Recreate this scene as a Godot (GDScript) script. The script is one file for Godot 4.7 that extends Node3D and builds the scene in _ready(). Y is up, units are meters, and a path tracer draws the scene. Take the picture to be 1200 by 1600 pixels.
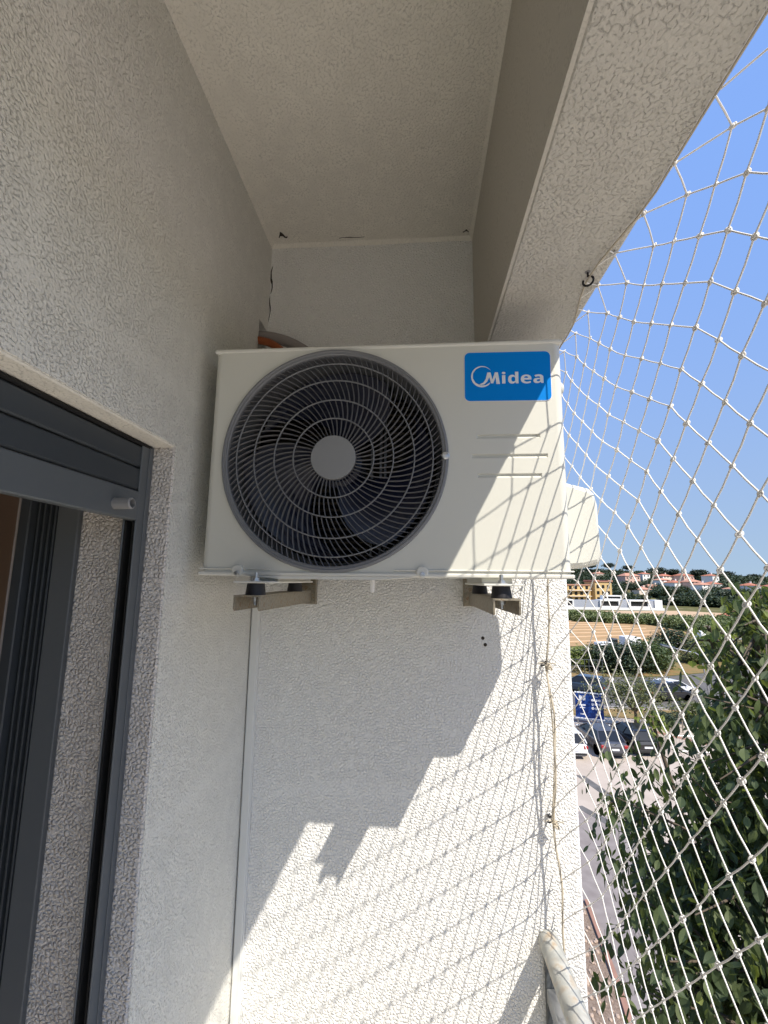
extends Node3D
# y = 0 is the level of the camera's eye; the balcony is on an upper floor, the ground lies at -G.

const G := 10.8
const XL := -0.484      # face of the house wall on the left
const ZW := -1.32       # face of the end wall
const YC := 1.11        # ceiling
const XB := 0.1875      # inner face of the edge beam
const XBO := 0.38       # outer face of the edge beam
const YB := 0.611       # underside of the edge beam
const XR := 0.431       # outer edge of the end wall
const ZJ := -0.8406     # far jamb of the door opening
const YL := 0.2634      # underside of the lintel
const YF := -1.85       # balcony floor

var M := {}
var taken := {}
var rng := RandomNumberGenerator.new()
var noise := FastNoiseLite.new()

# ---------------------------------------------------------------- mesh helpers
func mb() -> SurfaceTool:
	var st := SurfaceTool.new()
	st.begin(Mesh.PRIMITIVE_TRIANGLES)
	return st

func tri(st: SurfaceTool, a: Vector3, b: Vector3, c: Vector3) -> void:
	var n := (b - a).cross(c - a).normalized()
	for p: Vector3 in [a, c, b]:
		st.set_normal(n)
		st.add_vertex(p)

func tri_n(st: SurfaceTool, a: Vector3, b: Vector3, c: Vector3, na: Vector3, nb: Vector3, nc: Vector3) -> void:
	st.set_normal(na); st.add_vertex(a)
	st.set_normal(nc); st.add_vertex(c)
	st.set_normal(nb); st.add_vertex(b)

func quad(st: SurfaceTool, a: Vector3, b: Vector3, c: Vector3, d: Vector3) -> void:
	tri(st, a, b, c)
	tri(st, a, c, d)

func quad_n(st: SurfaceTool, a: Vector3, b: Vector3, c: Vector3, d: Vector3, na: Vector3, nb: Vector3, nc: Vector3, nd: Vector3) -> void:
	tri_n(st, a, b, c, na, nb, nc)
	tri_n(st, a, c, d, na, nc, nd)

func bx(st: SurfaceTool, lo: Vector3, hi: Vector3, bev := 0.0) -> void:
	# a box; with bev > 0 its edges and corners are chamfered
	var c := (lo + hi) * 0.5
	var h := (hi - lo) * 0.5
	bev = minf(bev, minf(h.x, minf(h.y, h.z)) * 0.9)
	var i := h - Vector3.ONE * bev
	for ax in 3:
		var u := (ax + 1) % 3
		var v := (ax + 2) % 3
		for s in [-1.0, 1.0]:
			var p: Array[Vector3] = []
			for uv in [[-1, -1], [1, -1], [1, 1], [-1, 1]]:
				var q := Vector3.ZERO
				q[ax] = s * h[ax]
				q[u] = uv[0] * i[u]
				q[v] = uv[1] * i[v]
				p.append(c + q)
			if s > 0:
				quad(st, p[0], p[1], p[2], p[3])
			else:
				quad(st, p[0], p[3], p[2], p[1])
	if bev <= 0.0:
		return
	for ax in 3:
		var u := (ax + 1) % 3
		var v := (ax + 2) % 3
		for su in [-1.0, 1.0]:
			for sv in [-1.0, 1.0]:
				var p: Array[Vector3] = []
				for k in [[-1, 0], [1, 0], [1, 1], [-1, 1]]:
					var q := Vector3.ZERO
					q[ax] = k[0] * i[ax]
					q[u] = su * (h[u] if k[1] == 0 else i[u])
					q[v] = sv * (i[v] if k[1] == 0 else h[v])
					p.append(c + q)
				if su * sv > 0:
					quad(st, p[3], p[2], p[1], p[0])
				else:
					quad(st, p[0], p[1], p[2], p[3])
	for sx in [-1.0, 1.0]:
		for sy in [-1.0, 1.0]:
			for sz in [-1.0, 1.0]:
				var a := c + Vector3(sx * h.x, sy * i.y, sz * i.z)
				var b := c + Vector3(sx * i.x, sy * h.y, sz * i.z)
				var d := c + Vector3(sx * i.x, sy * i.y, sz * h.z)
				if sx * sy * sz > 0:
					tri(st, a, b, d)
				else:
					tri(st, a, d, b)

func tube(st: SurfaceTool, pts: Array, rad, sides := 8, closed := false, capped := true) -> void:
	var n := pts.size()
	var rings: Array = []
	var ref := Vector3.ZERO
	for k in n:
		var a: Vector3 = pts[(k - 1 + n) % n] if (closed or k > 0) else pts[0]
		var b: Vector3 = pts[(k + 1) % n] if (closed or k < n - 1) else pts[n - 1]
		var t := (b - a).normalized()
		if ref == Vector3.ZERO:
			ref = t.cross(Vector3.UP if absf(t.y) < 0.9 else Vector3.RIGHT).normalized()
		ref = (ref - t * ref.dot(t)).normalized()
		var bi := t.cross(ref)
		var ring: Array = []
		var r: float = rad[k] if rad is Array else rad
		for s in sides:
			var an := TAU * s / sides
			var d := ref * cos(an) + bi * sin(an)
			ring.append([pts[k] + d * r, d])
		rings.append(ring)
	for k in (n if closed else n - 1):
		var p: Array = rings[k]
		var q: Array = rings[(k + 1) % n]
		for s in sides:
			var e := (s + 1) % sides
			quad_n(st, p[s][0], p[e][0], q[e][0], q[s][0], p[s][1], p[e][1], q[e][1], q[s][1])
	if capped and not closed:
		for s in sides:
			var e := (s + 1) % sides
			tri(st, pts[0], rings[0][e][0], rings[0][s][0])
			tri(st, pts[n - 1], rings[n - 1][s][0], rings[n - 1][e][0])

func lathe(st: SurfaceTool, at: Transform3D, prof: Array, segs := 24, smooth := false) -> void:
	# profile of Vector2(radius, height) turned about the local y axis, listed so that the outside lies to the right going up
	for k in prof.size() - 1:
		var a: Vector2 = prof[k]
		var b: Vector2 = prof[k + 1]
		var e := b - a
		var n2 := Vector2(e.y, -e.x).normalized()
		var na := n2
		var nb := n2
		if smooth:
			if k > 0:
				var w: Vector2 = a - prof[k - 1]
				na = (n2 + Vector2(w.y, -w.x).normalized()).normalized()
			if k < prof.size() - 2:
				var w2: Vector2 = prof[k + 2] - b
				nb = (n2 + Vector2(w2.y, -w2.x).normalized()).normalized()
		for s in segs:
			var t0 := TAU * s / segs
			var t1 := TAU * (s + 1) / segs
			var d0 := Vector3(cos(t0), 0, -sin(t0))
			var d1 := Vector3(cos(t1), 0, -sin(t1))
			var p := [d0 * a.x + Vector3.UP * a.y, d1 * a.x + Vector3.UP * a.y, d1 * b.x + Vector3.UP * b.y, d0 * b.x + Vector3.UP * b.y]
			var nn := [d0 * na.x + Vector3.UP * na.y, d1 * na.x + Vector3.UP * na.y, d1 * nb.x + Vector3.UP * nb.y, d0 * nb.x + Vector3.UP * nb.y]
			for i in 4:
				p[i] = at * p[i]
				nn[i] = (at.basis * nn[i]).normalized()
			if a.x > 1e-6:
				tri_n(st, p[0], p[1], p[2], nn[0], nn[1], nn[2])
			if b.x > 1e-6:
				tri_n(st, p[0], p[2], p[3], nn[0], nn[2], nn[3])

func prism(st: SurfaceTool, poly: PackedVector2Array, at: Transform3D, depth: float) -> void:
	# polygon in the local xy plane, front face at local z = depth, back at 0
	if Geometry2D.is_polygon_clockwise(poly):
		poly = poly.duplicate()
		poly.reverse()
	var idx := Geometry2D.triangulate_polygon(poly)
	for k in range(0, idx.size(), 3):
		var q: Array[Vector3] = []
		for j in 3:
			q.append(Vector3(poly[idx[k + j]].x, poly[idx[k + j]].y, depth))
		if (q[1] - q[0]).cross(q[2] - q[0]).z < 0:
			var w := q[1]
			q[1] = q[2]
			q[2] = w
		tri(st, at * q[0], at * q[1], at * q[2])
		var o := Vector3(0, 0, -depth)
		tri(st, at * (q[0] + o), at * (q[2] + o), at * (q[1] + o))
	var n := poly.size()
	for k in n:
		var a := poly[k]
		var b := poly[(k + 1) % n]
		quad(st, at * Vector3(a.x, a.y, 0), at * Vector3(b.x, b.y, 0), at * Vector3(b.x, b.y, depth), at * Vector3(a.x, a.y, depth))

func rrect(w: float, h: float, r: float, n := 5) -> PackedVector2Array:
	var p := PackedVector2Array()
	for c in [[w / 2 - r, h / 2 - r, 0.0], [-w / 2 + r, h / 2 - r, PI / 2], [-w / 2 + r, -h / 2 + r, PI], [w / 2 - r, -h / 2 + r, PI * 1.5]]:
		for k in n + 1:
			var a: float = c[2] + PI / 2 * k / n
			p.append(Vector2(c[0] + r * cos(a), c[1] + r * sin(a)))
	return p

func sheet(st: SurfaceTool, pts: Array, y: float) -> void:
	# a flat polygon on the ground, seen from above; pts are Vector2(x, z)
	var p := PackedVector2Array()
	for q in pts:
		p.append(q)
	var idx := Geometry2D.triangulate_polygon(p)
	for k in range(0, idx.size(), 3):
		var a := Vector3(p[idx[k]].x, y, p[idx[k]].y)
		var b := Vector3(p[idx[k + 1]].x, y, p[idx[k + 1]].y)
		var c := Vector3(p[idx[k + 2]].x, y, p[idx[k + 2]].y)
		if (b - a).cross(c - a).y < 0:
			tri(st, a, c, b)
		else:
			tri(st, a, b, c)

# ---------------------------------------------------------------- scene helpers
func numbered(called: String) -> String:
	var k: int = taken.get(called, 0)
	taken[called] = k + 1
	return called if k == 0 else "%s_%03d" % [called, k]

func obj(called: String, st, mat: Material, parent: Node = null) -> MeshInstance3D:
	var o := MeshInstance3D.new()
	o.mesh = st.commit() if st is SurfaceTool else st
	o.material_override = mat
	if parent:
		o.name = called
		parent.add_child(o, true)
	else:
		o.name = numbered(called)
		add_child(o)
	return o

func tag(o: Node, label: String, category: String, group := "") -> Node:
	o.set_meta("label", label)
	o.set_meta("category", category)
	if group:
		o.set_meta("group", group)
	return o

func thing(called: String, label: String, category: String, at := Vector3.ZERO, turn := 0.0, group := "") -> Node3D:
	var o := Node3D.new()
	o.name = numbered(called)
	add_child(o)
	o.position = at
	o.rotation.y = turn
	tag(o, label, category, group)
	return o

func struct_(called: String, st, mat: Material) -> MeshInstance3D:
	var o := obj(called, st, mat)
	o.set_meta("kind", "structure")
	return o

func lin(r: float, g: float, b: float) -> Color:
	return Color(r, g, b).linear_to_srgb()

func mat(col: Color, rough := 0.6, metal := 0.0) -> StandardMaterial3D:
	var m := StandardMaterial3D.new()
	m.albedo_color = col
	m.roughness = rough
	m.metallic = metal
	return m

func tri_mat(m: StandardMaterial3D, size: float, offset := Vector3.ZERO) -> StandardMaterial3D:
	m.uv1_triplanar = true
	m.uv1_world_triplanar = true
	m.uv1_scale = Vector3.ONE / size
	m.uv1_offset = offset
	return m

func tone_tex(seed_: int, freq: float, size: int, c0: Color, c1: Color, octaves := 4, c2 = null) -> ImageTexture:
	var n := FastNoiseLite.new()
	n.seed = seed_
	n.frequency = freq
	n.fractal_octaves = octaves
	var im := n.get_seamless_image(size, size)
	im.convert(Image.FORMAT_RGB8)
	for y in size:
		for x in size:
			var v := im.get_pixel(x, y).r
			var c := c0.lerp(c1, v)
			if c2 != null and v > 0.62:
				c = c.lerp(c2, minf(1.0, (v - 0.62) * 4.0))
			im.set_pixel(x, y, c)
	im.generate_mipmaps()
	return ImageTexture.create_from_image(im)

func stucco_maps() -> void:
	# sprayed render: worm-like grains with pits between them
	var S := 2048
	var n := FastNoiseLite.new()
	n.noise_type = FastNoiseLite.TYPE_CELLULAR
	n.cellular_distance_function = FastNoiseLite.DISTANCE_EUCLIDEAN
	n.cellular_return_type = FastNoiseLite.RETURN_DISTANCE2_SUB
	n.cellular_jitter = 1.0
	n.seed = 11
	n.frequency = 1.0 / 17.0
	n.fractal_type = FastNoiseLite.FRACTAL_NONE
	n.domain_warp_enabled = true
	n.domain_warp_amplitude = 12.0
	n.domain_warp_frequency = 1.0 / 24.0
	var a := n.get_seamless_image(S, S)
	a.convert(Image.FORMAT_L8)
	var n3 := FastNoiseLite.new()
	n3.noise_type = FastNoiseLite.TYPE_SIMPLEX
	n3.seed = 23
	n3.frequency = 1.0 / 19.0
	n3.fractal_octaves = 3
	var e := n3.get_seamless_image(S, S)
	e.convert(Image.FORMAT_L8)
	var n2 := FastNoiseLite.new()
	n2.seed = 5
	n2.frequency = 1.0 / 140.0
	n2.fractal_octaves = 5
	var b := n2.get_seamless_image(S, S)
	b.convert(Image.FORMAT_L8)
	var da := a.get_data()
	var db := b.get_data()
	var de := e.get_data()
	# pebbly grains with creases between them; on the smoother coat only some creases are left; crease colour is darkened for shade and a little dirt
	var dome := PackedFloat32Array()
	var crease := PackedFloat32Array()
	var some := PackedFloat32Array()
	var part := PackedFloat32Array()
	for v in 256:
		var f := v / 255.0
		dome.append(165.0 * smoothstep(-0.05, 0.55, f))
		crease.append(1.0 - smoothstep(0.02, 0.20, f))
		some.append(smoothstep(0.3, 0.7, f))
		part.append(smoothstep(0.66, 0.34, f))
	var hd := PackedByteArray()
	var cd := PackedByteArray()
	var hd2 := PackedByteArray()
	var cd2 := PackedByteArray()
	hd.resize(S * S)
	cd.resize(S * S)
	hd2.resize(S * S)
	cd2.resize(S * S)
	for k in S * S:
		var v := da[k]
		var w := db[k]
		var u := de[k]
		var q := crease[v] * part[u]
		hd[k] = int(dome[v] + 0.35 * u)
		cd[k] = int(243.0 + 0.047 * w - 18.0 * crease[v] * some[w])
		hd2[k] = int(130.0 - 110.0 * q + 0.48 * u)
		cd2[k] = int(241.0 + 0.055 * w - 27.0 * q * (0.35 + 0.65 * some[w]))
	M.stucco_h = ImageTexture.create_from_image(Image.create_from_data(S, S, false, Image.FORMAT_L8, hd))
	M.pitted_h = ImageTexture.create_from_image(Image.create_from_data(S, S, false, Image.FORMAT_L8, hd2))
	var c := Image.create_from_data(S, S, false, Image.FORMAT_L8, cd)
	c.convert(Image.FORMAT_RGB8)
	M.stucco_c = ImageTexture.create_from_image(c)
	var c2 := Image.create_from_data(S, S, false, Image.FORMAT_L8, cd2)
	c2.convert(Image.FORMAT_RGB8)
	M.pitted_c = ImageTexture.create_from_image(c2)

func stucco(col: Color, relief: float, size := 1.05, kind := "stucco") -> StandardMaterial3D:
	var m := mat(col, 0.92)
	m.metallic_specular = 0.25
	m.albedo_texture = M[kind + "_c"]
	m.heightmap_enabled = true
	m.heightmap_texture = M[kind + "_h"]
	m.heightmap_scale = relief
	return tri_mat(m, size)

func materials() -> void:
	stucco_maps()
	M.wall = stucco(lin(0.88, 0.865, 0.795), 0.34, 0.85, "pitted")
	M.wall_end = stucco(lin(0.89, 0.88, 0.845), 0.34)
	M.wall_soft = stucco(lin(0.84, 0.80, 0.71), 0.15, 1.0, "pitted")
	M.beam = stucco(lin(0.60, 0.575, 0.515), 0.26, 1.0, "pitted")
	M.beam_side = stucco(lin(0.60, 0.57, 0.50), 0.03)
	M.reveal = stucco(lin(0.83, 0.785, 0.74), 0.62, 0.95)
	M.floor = tri_mat(mat(lin(0.80, 0.76, 0.66), 0.55), 1.0)
	M.tile_joint = mat(lin(0.35, 0.33, 0.30), 0.9)
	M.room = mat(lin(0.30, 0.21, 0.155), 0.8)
	M.paint = mat(lin(0.65, 0.645, 0.58), 0.42)
	M.paint_edge = mat(lin(0.70, 0.69, 0.63), 0.35)
	M.ring = mat(lin(0.20, 0.205, 0.215), 0.42)
	M.vane = mat(lin(0.15, 0.15, 0.157), 0.42)
	M.hub = mat(lin(0.25, 0.255, 0.26), 0.5)
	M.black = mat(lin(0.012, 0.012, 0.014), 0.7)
	M.blade = mat(lin(0.014, 0.018, 0.042), 0.26)
	M.coil = mat(lin(0.10, 0.085, 0.06), 0.5, 0.5)
	M.steel_in = mat(lin(0.25, 0.26, 0.28), 0.5, 0.6)
	M.badge = mat(lin(0.0, 0.22, 0.70), 0.5)
	M.badge.metallic_specular = 0.2
	M.white = mat(lin(0.80, 0.81, 0.83), 0.45)
	M.zinc = mat(lin(0.62, 0.63, 0.64), 0.32, 0.9)
	M.rubber = mat(lin(0.015, 0.014, 0.018), 0.55)
	var br := mat(Color.WHITE, 0.5, 0.35)
	br.albedo_texture = tone_tex(31, 0.03, 256, lin(0.24, 0.21, 0.155), lin(0.46, 0.42, 0.335), 4, lin(0.26, 0.17, 0.10))
	M.bracket = tri_mat(br, 0.12)
	M.trunking = mat(lin(0.72, 0.72, 0.69), 0.45)
	M.foam = mat(lin(0.28, 0.25, 0.235), 0.85)
	M.orange = mat(lin(0.36, 0.10, 0.03), 0.5)
	M.anthracite = mat(lin(0.118, 0.130, 0.138), 0.42)
	M.anthracite_dark = mat(lin(0.050, 0.058, 0.065), 0.45)
	M.felt = mat(lin(0.008, 0.008, 0.008), 0.9)
	M.grey_plastic = mat(lin(0.26, 0.26, 0.26), 0.4)
	M.cord = mat(lin(0.84, 0.82, 0.78), 0.8)
	M.rope = mat(lin(0.50, 0.44, 0.34), 0.85)
	var pr := mat(Color.WHITE, 0.55, 0.1)
	pr.albedo_texture = tone_tex(77, 0.02, 256, lin(0.33, 0.34, 0.32), lin(0.62, 0.61, 0.56), 4, lin(0.45, 0.36, 0.26))
	M.pipe_rail = tri_mat(pr, 0.25)
	var gl := mat(Color(0.72, 0.80, 0.84, 0.10), 0.03)
	gl.transparency = BaseMaterial3D.TRANSPARENCY_ALPHA
	M.glass = gl
	M.steel = mat(lin(0.42, 0.43, 0.44), 0.35, 0.8)
	M.dirt = mat(lin(0.045, 0.037, 0.028), 0.95)

# ---------------------------------------------------------------- start
func _ready() -> void:
	rng.seed = 20240
	noise.seed = 3
	noise.frequency = 0.02
	var cam := Camera3D.new()
	cam.name = "camera"
	cam.rotation = Vector3(0.1517, 0.0724, 0.0109)
	cam.fov = 98.0
	cam.near = 0.02
	cam.far = 4000.0
	add_child(cam)
	cam.current = true

	var env := Environment.new()
	env.background_mode = Environment.BG_SKY
	env.tonemap_mode = Environment.TONE_MAPPER_LINEAR
	env.tonemap_exposure = 2.1
	env.sdfgi_enabled = true
	env.ssao_enabled = true
	env.ssil_enabled = true
	var sm := ProceduralSkyMaterial.new()
	sm.sky_top_color = lin(0.115, 0.208, 0.455)
	sm.sky_horizon_color = lin(0.205, 0.275, 0.35)
	sm.sky_curve = 0.22
	sm.ground_bottom_color = lin(0.22, 0.20, 0.17)
	sm.ground_horizon_color = lin(0.30, 0.36, 0.42)
	sm.sun_angle_max = 30.0
	var sky := Sky.new()
	sky.sky_material = sm
	env.sky = sky
	var we := WorldEnvironment.new()
	we.name = "world_environment"
	we.environment = env
	add_child(we)

	var sun := DirectionalLight3D.new()
	sun.name = "sun"
	sun.light_energy = 0.96
	sun.light_color = Color(1.0, 0.97, 0.92)
	sun.light_angular_distance = 0.42
	sun.shadow_enabled = true
	add_child(sun)
	sun.look_at_from_position(Vector3.ZERO, Vector3(-0.834, -1.573, -1.0), Vector3.UP)

	materials()
	build_balcony()
	build_door()
	build_air_conditioner()
	build_brackets()
	build_pipes()
	build_railing()
	build_net()
	build_outdoors()

# ---------------------------------------------------------------- the balcony
func csg_box(parent: Node, lo: Vector3, hi: Vector3, cut := false) -> void:
	var b := CSGBox3D.new()
	b.size = hi - lo
	b.position = (hi + lo) * 0.5
	b.operation = CSGShape3D.OPERATION_SUBTRACTION if cut else CSGShape3D.OPERATION_UNION
	parent.add_child(b)

func blot(at: Transform3D, length: float, width: float, parent: Node, seed_: int) -> void:
	# a ragged crack or flake in the render, a millimetre proud of it
	var r := RandomNumberGenerator.new()
	r.seed = seed_
	var up := PackedVector2Array()
	var dn := PackedVector2Array()
	var n := 9
	for k in n + 1:
		var t := float(k) / n
		var w := width * (0.15 + sin(t * PI)) * r.randf_range(0.35, 1.0)
		var y := width * 0.5 * sin(t * 7.0 + seed_)
		up.append(Vector2(length * (t - 0.5), y + w * 0.5))
		dn.append(Vector2(length * (t - 0.5), y - w * 0.5))
	dn.reverse()
	up.append_array(dn)
	var st := mb()
	prism(st, up, at, 0.0012)
	obj("crack", st, M.dirt, parent)

func build_balcony() -> void:
	var st := mb()
	bx(st, Vector3(-0.9, -G, -1.62), Vector3(XR, YC + 0.25, ZW), 0.006)
	var wall_end := struct_("end_wall", st, M.wall_end)
	# two old screw holes and a crack line in the corner
	for p in [Vector3(0.1895, -0.160, ZW), Vector3(0.196, -0.178, ZW)]:
		st = mb()
		lathe(st, Transform3D(Basis(Vector3.RIGHT, Vector3.BACK, Vector3.DOWN), p), [Vector2(0.005, 0.0), Vector2(0.0042, 0.0012), Vector2(0.0, 0.0016)], 10)
		obj("screw_hole", st, M.dirt, wall_end)
	blot(Transform3D(Basis(Vector3.UP, Vector3.LEFT, Vector3.BACK), Vector3(XL + 0.004, 0.985, ZW)), 0.10, 0.007, wall_end, 3)
	blot(Transform3D(Basis(Vector3.UP, Vector3.LEFT, Vector3.BACK), Vector3(XL + 0.003, 0.88, ZW)), 0.09, 0.004, wall_end, 8)

	var fw := CSGCombiner3D.new()
	fw.name = numbered("facade_wall")
	fw.set_meta("kind", "structure")
	fw.material_override = M.wall
	csg_box(fw, Vector3(-0.804, -2.05, ZW - 0.05), Vector3(XL, YC + 0.2, 4.65))
	csg_box(fw, Vector3(-1.0, YF, ZJ), Vector3(0.0, YL, 1.3), true)
	csg_box(fw, Vector3(-0.60, 0.655, -1.312), Vector3(0.0, 0.797, -1.243), true)
	add_child(fw)
	# the reveal of the door opening has a coarser, greyer render than the wall
	st = mb()
	bx(st, Vector3(-0.80, YF, ZJ - 0.01), Vector3(XL - 0.002, YL, ZJ + 0.004), 0.002)
	struct_("reveal", st, M.reveal)
	st = mb()
	bx(st, Vector3(-0.80, YL - 0.004, ZJ + 0.004), Vector3(XL - 0.002, YL + 0.01, 1.29), 0.002)
	struct_("lintel_soffit", st, M.wall_soft)

	st = mb()
	bx(st, Vector3(-0.9, YC, -1.6), Vector3(XB + 0.02, YC + 0.24, 1.30))  # roof cut short out of view so that more sky light gets in
	var ceil := struct_("ceiling", st, M.wall_soft)
	# plaster cove along the edges of the ceiling
	for e in [[Vector3(XL, YC, ZW), Vector3(XL, YC, 1.28), Vector3.RIGHT], [Vector3(XL, YC, ZW), Vector3(XB, YC, ZW), Vector3.BACK], [Vector3(XB - 0.004, YC, ZW), Vector3(XB - 0.004, YC, 1.28), Vector3.LEFT]]:
		st = mb()
		var a: Vector3 = e[0]
		var b: Vector3 = e[1]
		var inw: Vector3 = e[2]
		var s := 0.012
		var k := 14
		for i in k:
			var p := a.lerp(b, float(i) / k)
			var q := a.lerp(b, float(i + 1) / k)
			var s0 := s * (0.75 + 0.5 * absf(noise.get_noise_2d(i * 40.0, 3.0)))
			var s1 := s * (0.75 + 0.5 * absf(noise.get_noise_2d((i + 1) * 40.0, 3.0)))
			quad(st, p + Vector3.DOWN * s0, q + Vector3.DOWN * s1, q + inw * s1, p + inw * s0)
		obj("cove", st, M.wall_soft, ceil)
	for c in [[Vector3(-0.435, YC, -1.275), 0.030, 0.016, 5], [Vector3(-0.21, YC, -1.295), 0.085, 0.003, 12], [Vector3(0.16, YC, -1.29), 0.02, 0.008, 4]]:
		blot(Transform3D(Basis(Vector3.RIGHT, Vector3.BACK, Vector3.DOWN), c[0]), c[1], c[2], ceil, c[3])

	st = mb()
	bx(st, Vector3(XB, YB, -1.5), Vector3(XBO, YC + 0.3, 1.30), 0.005)  # ends with the roof, shortened behind the camera for extra sky light
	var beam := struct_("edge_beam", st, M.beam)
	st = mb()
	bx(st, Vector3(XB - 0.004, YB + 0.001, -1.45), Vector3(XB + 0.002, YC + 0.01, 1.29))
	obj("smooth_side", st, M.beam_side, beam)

	st = mb()
	bx(st, Vector3(-0.9, YF - 0.2, -1.55), Vector3(XBO, YF, 4.65))
	var fl := struct_("floor", st, M.tile_joint)
	st = mb()
	bx(st, Vector3(-0.148, 0.0, -0.148), Vector3(0.148, 0.006, 0.148), 0.002)
	var tile: Mesh = st.commit()
	for i in 3:
		for j in 19:
			var t := obj("tile", tile, M.floor, fl)
			t.position = Vector3(-0.333 + 0.30 * i, YF, -1.16 + 0.30 * j)
	st = mb()
	bx(st, Vector3(-9.0, -G - 0.2, -1.6), Vector3(XR - 0.03, YF - 0.21, 4.7))
	struct_("building_below", st, M.wall)
	st = mb()
	# the room behind the door: floor, ceiling and three walls
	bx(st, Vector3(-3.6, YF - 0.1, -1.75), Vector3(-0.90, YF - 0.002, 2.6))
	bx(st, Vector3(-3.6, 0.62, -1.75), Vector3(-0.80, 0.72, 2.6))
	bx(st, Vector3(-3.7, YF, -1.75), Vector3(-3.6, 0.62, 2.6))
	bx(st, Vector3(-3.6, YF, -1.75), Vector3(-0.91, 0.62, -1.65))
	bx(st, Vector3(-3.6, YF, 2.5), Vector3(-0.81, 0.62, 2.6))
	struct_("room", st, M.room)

func build_door() -> void:
	# roller shutter, partly lowered in front of the open door
	var s := thing("roller_shutter", "dark grey roller shutter pulled partly down over the door opening", "shutter", Vector3(-0.54, YF, 0.2))
	var o := -s.position
	var z0 := ZJ + 0.012
	for r in [[0.2105, 0.2515], [0.1655, 0.2080]]:
		var st := mb()
		bx(st, Vector3(-0.5465, r[0], z0) + o, Vector3(-0.5305, r[1], 1.25) + o, 0.003)
		obj("slat", st, M.anthracite_dark, s)
	var st := mb()
	bx(st, Vector3(-0.5475, 0.107, z0) + o, Vector3(-0.5285, 0.163, 1.25) + o, 0.002)
	obj("bottom_bar", st, M.anthracite, s)
	st = mb()
	bx(st, Vector3(-0.560, 0.2525, z0) + o, Vector3(-0.526, 0.2588, 1.25) + o, 0.002)
	obj("head_seal", st, M.felt, s)
	st = mb()
	var ax := Transform3D(Basis(Vector3.UP, Vector3.RIGHT, Vector3.FORWARD), Vector3(-0.529, 0.1285, -0.737) + o)
	lathe(st, ax, [Vector2(0.0105, 0.0), Vector2(0.0105, 0.031), Vector2(0.0085, 0.033), Vector2(0.0075, 0.033), Vector2(0.0072, 0.012), Vector2(0.0, 0.012)], 20)
	var stop := obj("stopper", st, M.grey_plastic, s)
	st = mb()
	lathe(st, ax, [Vector2(0.004, 0.0125), Vector2(0.0035, 0.020), Vector2(0.0, 0.021)], 12)
	obj("screw", st, M.zinc, stop)
	# guide rail on the jamb
	st = mb()
	bx(st, Vector3(-0.5312, YF, ZJ + 0.004) + o, Vector3(-0.528, YL - 0.004, ZJ + 0.041) + o, 0.001)
	bx(st, Vector3(-0.5555, YF, ZJ + 0.004) + o, Vector3(-0.5522, YL - 0.004, ZJ + 0.041) + o, 0.001)
	bx(st, Vector3(-0.5522, YF, ZJ + 0.004) + o, Vector3(-0.5312, YL - 0.004, ZJ + 0.010) + o)
	bx(st, Vector3(-0.528, YF, ZJ + 0.012) + o, Vector3(-0.5262, YL - 0.004, ZJ + 0.020) + o, 0.0008)
	var rail := obj("guide_rail", st, M.anthracite, s)
	for x in [-0.5352, -0.5500]:
		st = mb()
		bx(st, Vector3(x - 0.002, YF, ZJ + 0.010) + o, Vector3(x + 0.002, 0.106, ZJ + 0.039) + o, 0.001)
		obj("brush_seal", st, M.felt, rail)

	var d := thing("sliding_door", "dark grey sliding door frame with track grooves in the reveal", "door", Vector3(-0.73, YF, ZJ))
	o = -d.position
	st = mb()
	bx(st, Vector3(-0.708, YF, ZJ + 0.004) + o, Vector3(-0.663, YL - 0.005, ZJ + 0.016) + o, 0.0015)
	obj("jamb_frame", st, M.anthracite, d)
	st = mb()
	bx(st, Vector3(-0.770, YF, ZJ + 0.004) + o, Vector3(-0.708, YL - 0.005, ZJ + 0.007) + o)
	obj("track_bed", st, M.anthracite_dark, d)
	for x in [-0.712, -0.723, -0.735, -0.747]:
		st = mb()
		bx(st, Vector3(x - 0.0018, YF, ZJ + 0.007) + o, Vector3(x + 0.0018, YL - 0.006, ZJ + 0.017) + o, 0.0006)
		obj("track_fin", st, M.anthracite_dark, d)
	st = mb()
	bx(st, Vector3(-0.776, YF, ZJ + 0.006) + o, Vector3(-0.754, YL - 0.006, ZJ + 0.030) + o, 0.002)
	obj("sash_stile", st, M.anthracite_dark, d)
	st = mb()
	bx(st, Vector3(-0.782, YF, ZJ + 0.008) + o, Vector3(-0.7765, YL - 0.006, ZJ + 0.030) + o, 0.002)
	obj("inner_trim", st, M.foam, d)

# ---------------------------------------------------------------- the air conditioner
const AW := 0.753
const AH := 0.495
const AD := 0.288
const FC := Vector2(0.2735, 0.247)   # centre of the fan opening
const FR := 0.241

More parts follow.
